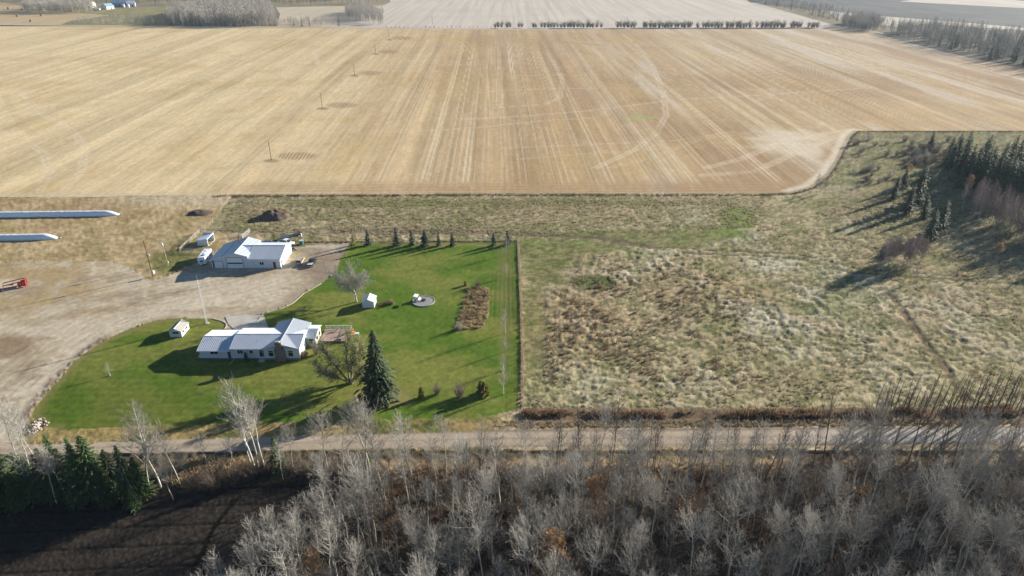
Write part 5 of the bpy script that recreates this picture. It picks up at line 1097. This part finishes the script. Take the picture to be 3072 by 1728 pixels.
mass('aspen_stand', 'further bare aspens filling the southern stand', 'aspens', [(1100, 1480), (1250, 1420), (2400, 1395), (3500, 1380), (3900, 2100), (800, 2100), (900, 1760)], .042, (np.concatenate([ltv[0], lcv[0]]), np.concatenate([ltv[1], lcv[1] + len(ltv[0])])), 'twig', .6, 1.0, 61)
for x, y, h, v in [(20, 1450, 13, 1), (45, 1490, 12, 2), (120, 1500, 14, 0), (170, 1510, 12, 5), (205, 1500, 13, 8), (240, 1480, 12, 3), (520, 1500, 10, 2), (380, 1470, 9, 4), (575, 1460, 9, 1), (640, 1440, 10, 5), (700, 1430, 9, 3), (850, 1440, 10, 0)]: aspen(x, y, h, 'thin bare aspen scattered among the spruces and brush beside the plough field', 'thin bare aspens beside the plough field', v=v)
# poplars on the north side of the road at the right
dk_ = [Proto(lambda i=i: make_tree('poplar_tree', *grow_tree(240 + i, 13, .25, 24, 1.2, .13, .11, .03, 3, 3, .016, .25)[:2], 'barkd', 'twigd')) for i in range(4)]
for j, x in enumerate(list(np.linspace(2620, 3060, 42))):
    y = 1262 + rr.uniform(-14, 12) - (x - 2640) * .02; dk_[j % 4].place(g(x, y), 'dark slender poplar in the roadside row at the right', 'poplar', rr.uniform(.62, 1.05), group='slender poplars in the roadside row at the right', tilt=(rr.uniform(-.03, .03), rr.uniform(.0, .12)), rz=0)
for j, x in enumerate([3090, 3130, 3180, 3240, 3300, 3370]): dk_[j % 4].place(g(x, 1255), 'dark slender poplar in the roadside row at the right', 'poplar', rr.uniform(.9, 1.3), group='slender poplars in the roadside row at the right')
# understory brush of the stand
def shrub_base(seed, h=2.2, w=2.4, n=9): return shrub(seed, h, w, n, 3, 2, .022, .8)
mass('understory_brush', 'tangled grey-brown brush under the aspens', 'brush', [(990, 1560), (1160, 1440), (1500, 1402), (2400, 1394), (3400, 1380), (3900, 2100), (720, 2100)], .19, shrub_base(301), 'twigd', .6, 1.6, 31)
mass('understory_twigs', 'paler twiggy saplings under the aspens', 'brush', [(960, 1560), (1160, 1440), (1500, 1402), (2400, 1394), (3400, 1380), (3900, 2100), (720, 2100)], .10, shrub_base(302, 3.2, 2.2, 8), 'twig', .6, 1.5, 32)
mass('rusty_undergrowth', 'rusty leaf-bearing undergrowth patches in the stand', 'undergrowth', [(1500, 1480), (1560, 1440), (2300, 1410), (2700, 1500), (2500, 1640), (1600, 1600)], .45, leaf_mesh(np.random.default_rng(2).normal(0, .55, (26, 3)) + [0, 0, 1.0], .16), 'leafo', .6, 1.5, 33, keepf=lambda x, y, r: fbm(x, y, 6, 12, 2) > .60)
mass('floor_grass', 'dry grass and weeds on the woodland floor', 'grass', [(930, 1480), (1160, 1400), (3600, 1370), (3900, 2100), (700, 2100)], 1.4, tuft_mesh(7, .5, .5, 21), 'brown', .6, 1.5, 34)
mass('road_bank_brush', 'bare brush along the road bank beside the plough field', 'brush', [(560, 1440), (640, 1415), (860, 1398), (1100, 1385), (1150, 1450), (980, 1440), (800, 1440), (600, 1480)], .9, shrub_base(303, 4.2, 2.4, 9), 'twigd', .6, 1.5, 35)
mass('bank_grass', 'tall tan grass on the road bank beside the plough field', 'grass', [(500, 1440), (560, 1385), (760, 1378), (760, 1410), (560, 1470)], 6, tuft_mesh(8, .8, .5, 22), 'dry', .6, 1.5, 36)
for x, y, yt, w, lab in [(2110, 1500, 1465, 90, 'tan leafy shrub in the middle of the stand'), ]: pass
lt = [Proto(lambda: (lambda r: make_tree('leafy_aspen', r[0], r[1], 'bark', 'twig', r[2], 'leafo', .21))(grow_tree(401, 11, .3, 30, .8, .30, .11, .02, 4, 3, .015, .2, leaf=5)))]
lt[0].place(g(1652, 1775), 'round orange-brown leafy tree in the foreground of the stand', 'leafy tree', 1.2); lt[0].place(g(1778, 1590), 'yellow-brown leafy tree in the middle of the stand', 'leafy tree', 1.1); lt[0].place(g(945, 1760), 'pinkish-brown leafy crown at the left edge of the stand', 'leafy tree', .8)
lt[0].place(g(2095, 1560), 'small rusty leafy tree right of the stand centre', 'leafy tree', .55)
# spruces at the left beside the plough field
sp = [conif('foreground_spruce', 310 + i, 12, 3.0, 'needleg' if i != 3 else 'needle', step=.42, per=12, droop=.25, base=.02, power=.8) for i in range(4)]
for j, (x, y, h) in enumerate([(30, 1500, 13.5), (-60, 1490, 13), (110, 1495, 11), (165, 1490, 12.5), (215, 1480, 11.5), (262, 1492, 11), (300, 1485, 11.5), (352, 1480, 10), (75, 1460, 10), (-10, 1530, 9), (190, 1455, 9.5), (400, 1505, 10.5), (432, 1490, 9), (330, 1510, 8), (60, 1525, 7.5), (240, 1520, 6.5), (-140, 1480, 13), (-200, 1500, 12), (410, 1528, 5)]):
    sp[j % 4].place(g(x, y), 'green spruce in the thick clump beside the plough field', 'spruce', (h / 12 * rr.uniform(1.0, 1.5), h / 12 * rr.uniform(1.0, 1.5), h / 12 * rr.uniform(.85, 1.4)), group='green spruces in the clump beside the plough field')
sp[0].place(g(838, 1412), 'hidden green spruce behind the road bank aspen clump', 'spruce', .72); sp[0].place(g(1108, 1400), 'small green spruce by the forest corner', 'spruce', .35)

# ---------------------------------------------------------------- trees on the east pasture
es = [conif('pasture_spruce', 330 + i, 16, 3.5, 'needle', step=.6, per=11, droop=.4, base=.05, power=.6) for i in range(4)]
def Z3(x, y): return (2400 + x / 3.02, 380 + y / 3.02)
for j, (bx_, by_, ty_, lab) in enumerate([(840, 655, 440, 'left spruce of the close pair at the pasture wood edge'), (935, 560, 350, 'tall spruce behind the close pair at the pasture wood edge'), (955, 795, 520, 'front spruce of the leaning pasture group'), (1035, 700, 330, 'slim spruce rising right of the leaning pasture group'), (1120, 830, 610, 'short spruce between the front spruce and the broad one'), (1175, 1025, 740, 'broad spruce nearest the small purple clump'), (1250, 960, 650, 'spruce just behind the broad one near the purple clump')]):
    x, y = Z3(bx_, by_); x2, yt = Z3(0, ty_); h = height_at(x, y, yt); es[j % 4].place(g(x, y), lab, 'spruce', (h / 16 * 1.25, h / 16 * 1.25, h / 16), tilt=(0, .06))
for j, (bx_, by_, h) in enumerate([(1330, 350, 15), (1390, 400, 18), (1440, 450, 19), (1520, 470, 17), (1560, 540, 19), (1600, 480, 20), (1640, 560, 17), (1690, 520, 20), (1740, 560, 18), (1780, 480, 20), (1800, 600, 17), (1850, 620, 18), (1900, 560, 20), (1950, 520, 21), (1960, 620, 18), (2010, 600, 19), (1460, 380, 17), (1350, 420, 14), (1180, 200, 9), (2080, 640, 20), (2120, 560, 20), (2180, 620, 19), (1620, 420, 16), (1860, 420, 17), (2240, 560, 19), (1500, 560, 16), (1710, 610, 17)]):
    es[j % 4].place(g(*Z3(bx_, by_)), 'dark spruce in the thick group at the right edge of the pasture', 'spruce', (h / 16 * rr.uniform(1.05, 1.5), h / 16 * rr.uniform(1.05, 1.5), h / 16 * rr.uniform(.85, 1.1)), group='dark spruces in the thick group at the right edge of the pasture', tilt=(0, .04))
lr = Proto(lambda: make_tree('larch_tree', *conifer(350, 16, 2.2, step=.8, per=7, power=.8), 'barkd', 'larch'))
lr.place(g(*Z3(1840, 440)), 'russet larch rising among the dark spruces', 'larch', 1.05); lr.place(g(*Z3(1700, 340)), 'thin pale russet larch behind the dark spruces', 'larch', .8)
pa = [Proto(lambda i=i: make_tree('purple_birch', *grow_tree(360 + i, 12, .22, 34, 1.0, .26, .08, .03, 5, 4, .028, .25)[:2], 'bark', 'twigp')) for i in range(3)]
rr = random.Random(77)
PW = [g(*Z3(*p)) for p in [(1450, 760), (1560, 700), (1800, 760), (2029, 800), (2700, 900), (2700, 1300), (2029, 1110), (1800, 1010), (1600, 900)]]; Wp = [(v.x, v.y) for v in PW]; k = 0; t_ = 0; us = []
while k < 105 and t_ < 5000:
    t_ += 1; x = rr.uniform(min(a for a, b in Wp), max(a for a, b in Wp)); y = rr.uniform(min(b for a, b in Wp), max(b for a, b in Wp))
    if inpoly(np.array([x]), np.array([y]), Wp)[0] and all((x - a) ** 2 + (y - b) ** 2 > 3 for a, b in us): us.append((x, y)); pa[k % 3].place((x, y, 0), 'purple-brown bare birch in the dense stand right of the pasture', 'birch', rr.uniform(.8, 1.15), group='purple-brown bare birches in the dense stand right of the pasture'); k += 1
for j in range(26):
    a = rr.uniform(690, 1120); pa[j % 3].place(g(*Z3(a, rr.uniform(1190, 1290) + (30 if a < 800 else 0))), 'slender bare birch in the small clump on the open pasture', 'birch', rr.uniform(.6, .85), group='slender bare birches in the small clump on the open pasture')
pa[0].place(g(*Z3(150, 590)), 'purple-grey bare bush tree at the rounded field corner', 'tree', .7); pa[1].place(g(*Z3(215, 600)), 'second bare bush tree at the rounded field corner', 'tree', .55); pa[2].place(g(*Z3(1040, 1400)), 'lone bare young birch below the small clump', 'birch', .55)
sb = [Proto(lambda i=i: (lambda: (lambda o: (link('branches', raw_mesh('branches', *shrub(370 + i, 4, 5, 26, 4, 3, .035), M[['twigp', 'twigp', 'twig'][i]]), o), o)[1])((lambda o: (COL.objects.link(o), o)[1])(bpy.data.objects.new('willow_bush', None))))()) for i in range(3)]
for j in range(90):
    a, b = rr.uniform(480, 1420), rr.uniform(120, 640)
    if j < 30: a, b = rr.uniform(930, 1290), rr.uniform(180, 340)
    sb[j % 3].place(g(*Z3(a, b)), 'bare grey willow bush among the rough ground by the spruces', 'bush', rr.uniform(.6, 1.25), group='bare grey willow bushes on the rough ground by the spruces')
for j in range(26): sb[j % 3].place(g(rr.uniform(2560, 3200), rr.uniform(690, 880)), 'low bare bush scattered on the east pasture', 'bush', rr.uniform(.15, .35), group='low bare bushes scattered on the east pasture')
lt[0].place(g(*Z3(1500, 620)), 'yellow-orange leafy tree at the front of the spruce group', 'leafy tree', .8); lt[0].place(g(*Z3(1780, 1190)), 'small yellow-orange leafy tree in the shade of the purple birches', 'leafy tree', .5); lt[0].place(g(*Z3(985, 440)), 'small orange leafy tree behind the leaning pasture spruces', 'leafy tree', .45)

# ---------------------------------------------------------------- distant woods, hedges and farmstead
def far_base(seed, h, nb, sp=.2, w=.10):
    rr = np.random.default_rng(seed); P0 = [[0, 0, 0], [0, 0, h * .5]]; P1 = [[0, 0, h * .5], [.3, 0, h]]; A = [.2, .14]; B = [.14, .03]
    for i in range(nb):
        z = h * (.2 + .75 * i / nb); a = i * 2.4; L = h * sp * (1.15 - z / h) * rr.uniform(.8, 1.5); p = np.array([0, 0, z]); q = p + np.array([math.cos(a) * L * .5, math.sin(a) * L * .5, L * .8]); e = q + np.array([math.cos(a) * L * .3, math.sin(a) * L * .3, L * .7]) + rr.normal(0, .3, 3)
        for x, y, u_, v_ in ((p, q, w, w * .7), (q, e, w * .7, w * .3), (q, q + rr.normal(0, .3 * L, 3) + [0, 0, L * .4], w * .6, w * .2)): P0.append(x); P1.append(y); A.append(u_); B.append(v_)
    return tubes_np(P0, P1, A, B, 3)
fb = far_base(500, 15, 16, .24, .11); fb2 = far_base(501, 14, 14, .30, .13)
def wood(name, lab, P, dens, m, base, smin=.75, smax=1.15, seed=0, z=-.5): return mass(name, lab, 'wood', P, dens, base, m, smin, smax, seed, z=z)
M['fartwig'] = mat('far_bare_wood', (.30, .28, .255), .9); M['fardark'] = mat('far_dark_wood', (.05, .06, .055), .9)
wood('bare_grove', 'tall pale bare grove in the distance at the upper left', [(505, 77), (500, 52), (560, 38), (640, 28), (800, 24), (828, 50), (828, 79), (700, 80)], .040, 'fartwig', fb, .8, 1.45, 41)
wood('bare_grove_edge', 'lower bare scrub running left from the distant grove', [(200, 72), (260, 55), (505, 48), (505, 77)], .03, 'fartwig', fb2, .2, .45, 42)
wood('small_grove', 'small separate bare grove on the distant pale field', [(1036, 50), (1040, 36), (1090, 30), (1150, 50), (1150, 74), (1070, 66)], .035, 'fartwig', fb, .7, 1.15, 43)
wood('yard_grove', 'bare grey grove sheltering the distant farmyard', [(60, 36), (100, 22), (280, 18), (282, 38), (150, 38)], .025, 'fartwig', fb2, .9, 1.3, 44)
wood('horizon_wood', 'dark wood closing the distant fields at the upper left', [(-1200, 12), (-1200, -20), (1180, -30), (1175, -4), (1100, 12), (830, 20), (420, 14), (330, 12), (0, 11)], .0035, 'fardark', fb, .9, 1.5, 45)
wood('roadside_scrub', 'thin scrub between the distant grove and the first roadside bushes', [(828, 80), (828, 66), (1010, 66), (1010, 79)], .03, 'fartwig', fb2, .3, .7, 46)
wood('hedge_belt', 'bare tree belt between the pale field and the dark far field', [(2180, -20), (2230, -22), (2480, 26), (2650, 62), (2700, 80), (2650, 98), (2500, 66), (2240, -4)], .018, 'fartwig', fb2, .35, .75, 47)
wood('corner_thicket', 'dense bare thicket at the far right corner of the stubble field', [(2520, 84), (2530, 66), (2610, 60), (2645, 78), (2625, 96)], .045, 'fartwig', fb2, .7, 1.05, 48)
wood('east_wood', 'bare grey wood along the far right edge of the stubble field', [(2670, 105), (2670, 92), (2800, 85), (3072, 120), (4200, 380), (4200, 560), (3500, 290), (3072, 196), (2900, 165)], .022, 'fartwig', fb, .7, 1.1, 49)
ds = [conif('distant_spruce', 340 + i, 16, 2.6, 'needle', step=.9, per=8, droop=.4, base=.05, power=.8) for i in range(3)]
for x, y, h, lab in [(882, 78, 11, 'leftmost of the small dark spruces by the distant field road'), (906, 79, 14, 'tall spruce in the middle of the small distant trio'), (930, 79, 11, 'right spruce of the small distant trio'), (1017, 79, 15, 'dark spruce alone beside the distant crossroads')]: ds[0].place(g(x, y), lab, 'spruce', h / 16)
for j, x in enumerate([560, 690, 720, 760, 780, 800, 815]): ds[j % 3].place(g(x, 40 - j), 'dark spruce rising among the distant pale grove', 'spruce', rr.uniform(.9, 1.3), group='dark spruces among the distant pale grove')
for j, (x, y) in enumerate([(2296, 12), (2330, 20), (2372, 30), (2436, 46), (2456, 50), (2510, 62), (2538, 68)]): ds[j % 3].place(g(x, y), 'dark spruce standing out of the distant tree belt', 'spruce', rr.uniform(.8, 1.15), group='dark spruces of the distant tree belt')
for j in range(170):
    t = rr.random() ** .8; x = 2800 + t * 900; y0_ = 150 + max(0, (x - 2830)) * .24; ds[j % 3].place(g(x, y0_ - rr.uniform(2, 55)), 'dark spruce in the wood along the far right field edge', 'spruce', rr.uniform(.85, 1.2), group='dark spruces in the wood along the far right field edge')
hb = [Proto(lambda i=i: (lambda o: (COL.objects.link(o), link('branches', raw_mesh('branches', *shrub(380 + i, 8, 6, 24, 5, 3, .09, .6), M['fartwig']), o), o)[2])(bpy.data.objects.new('hedgerow_bush', None))) for i in range(3)]
hx = [x for a, b in ((1485, 1505), (1520, 1535), (1555, 1570), (1600, 1610), (1625, 1665), (1675, 1790), (1802, 1806), (1855, 1905), (1930, 2080), (2094, 2096), (2108, 2170), (2180, 2200), (2212, 2255), (2272, 2275), (2285, 2360), (2374, 2406), (2424, 2460)) for x in np.arange(a, b + 1, 9.5)]
for j, x in enumerate(hx): hb[j % 3].place(g(x + rr.uniform(-2, 2), 82.5 + rr.uniform(-1, .5)), 'rounded bare bush in the hedgerow along the far field road', 'bush', rr.uniform(.95, 1.4) * (.85 if x < 1700 else 1), group='rounded bare bushes in the hedgerow along the far field road')
for j, x in enumerate(np.arange(1160, 1480, 13)): hb[j % 3].place(g(x, 82.5), 'small bush in the low start of the far hedgerow', 'bush', rr.uniform(.16, .34), group='small bushes in the low start of the far hedgerow')
# distant farmstead
def farm(name, lab, cat, x, y, w, d, ze, zr, rz, wall, roof, axis='x'):
    t = thing(name, lab, cat, g(x, y, -.9), rz)
    MB().prism([(-d / 2, 0), (d / 2, 0), (d / 2, ze), (0, zr), (-d / 2, ze)], -w / 2, w / 2, 'x').build('wall', M[wall], t)
    for s in (1, -1): MB().slab([(-w / 2 - .5, s * (d / 2 + .6), ze - .2), (w / 2 + .5, s * (d / 2 + .6), ze - .2), (w / 2 + .5, 0, zr + .2), (-w / 2 - .5, 0, zr + .2)], .2).build('roof_slope', M[roof], t)
    MB().box(-w / 2 + 2, -w / 2 + 5, -d / 2 - .1, -d / 2 - .02, 1, 2.6).box(1, 3, -d / 2 - .1, -d / 2 - .02, 0, 2.6).build('opening', M['dark'], t); return t
M['bluetin'] = mat('pale_blue_tin', (.22, .34, .42), .4)
farm('farm_house', 'distant blue-roofed farmhouse with a white gable', 'house', 325, 27, 14, 10, 4.5, 8, R(70), 'white', 'bluetin'); farm('machine_shed', 'long distant blue machine shed behind the farmhouse', 'shed', 365, 18, 30, 13, 5, 8, R(-20), 'bluetin', 'tin')
farm('barn', 'white gabled distant barn at the end of the blue shed', 'barn', 395, 19, 12, 9, 5, 8.5, R(20), 'white', 'tin'); farm('small_barn', 'small distant tan barn behind the grove', 'barn', 277, 22, 9, 7, 5, 8, R(70), 'cream', 'cream')
si = thing('grain_silo', 'tall pale silo in front of the distant grove', 'silo', g(128, 33, -.9)); MB().tube((0, 0, 0), (0, 0, 12), 2.6, n=16).build('silo_wall', M['steel'], si, smooth=True); MB().tube((0, 0, 12), (0, 0, 13.4), 2.7, .4, 16).build('silo_roof', M['tin'], si)
for j, x in enumerate((372, 386)):
    b_ = thing('round_tank', f'small distant white tank, {["left", "right"][j]} one beside the machine shed', 'tank', g(x, 22, -.9)); MB().tube((0, 0, 0), (0, 0, 4), 1.9, n=14).tube((0, 0, 4), (0, 0, 5), 1.9, .3, 14).build('tank', M['white'], b_)
ht = thing('hay_trailer', 'distant pale farm trailer parked beside the grove', 'trailer', g(293, 32, -.9)); MB().box(-4, 4, -1.2, 1.2, 1, 3).build('box', M['white'], ht); MB().tube((-2.5, -1.3, .6), (-2.5, 1.3, .6), .6, n=10).tube((2.5, -1.3, .6), (2.5, 1.3, .6), .6, n=10).build('wheels', M['tyre'], ht, kind='stuff')
bp_ = None
for x, y, lab in [(52, 50, 'left round straw bale of the three near ones on the hay field'), (92, 65, 'nearest round straw bale on the hay field'), (124, 48, 'right round straw bale of the three near ones on the hay field'), (25, 27, 'farthest left round bale close to the distant wood'), (66, 31, 'small distant bale at the grove edge'), (486, 45, 'lone round bale right of the distant farmyard')]:
    if bp_ is None: o = bp_ = MB().tube((-.9, 0, 1.1), (.9, 0, 1.1), 1.15, n=18).build('round_bale', M['dry'])
    else: o = bp_.copy(); COL.objects.link(o)
    o.location = g(x, y, -.9); o.rotation_euler = (0, 0, R(25)); o.scale = (1.3, 1.3, 1.3); tag(o, lab, 'bale', 'round bales on the distant hay field')
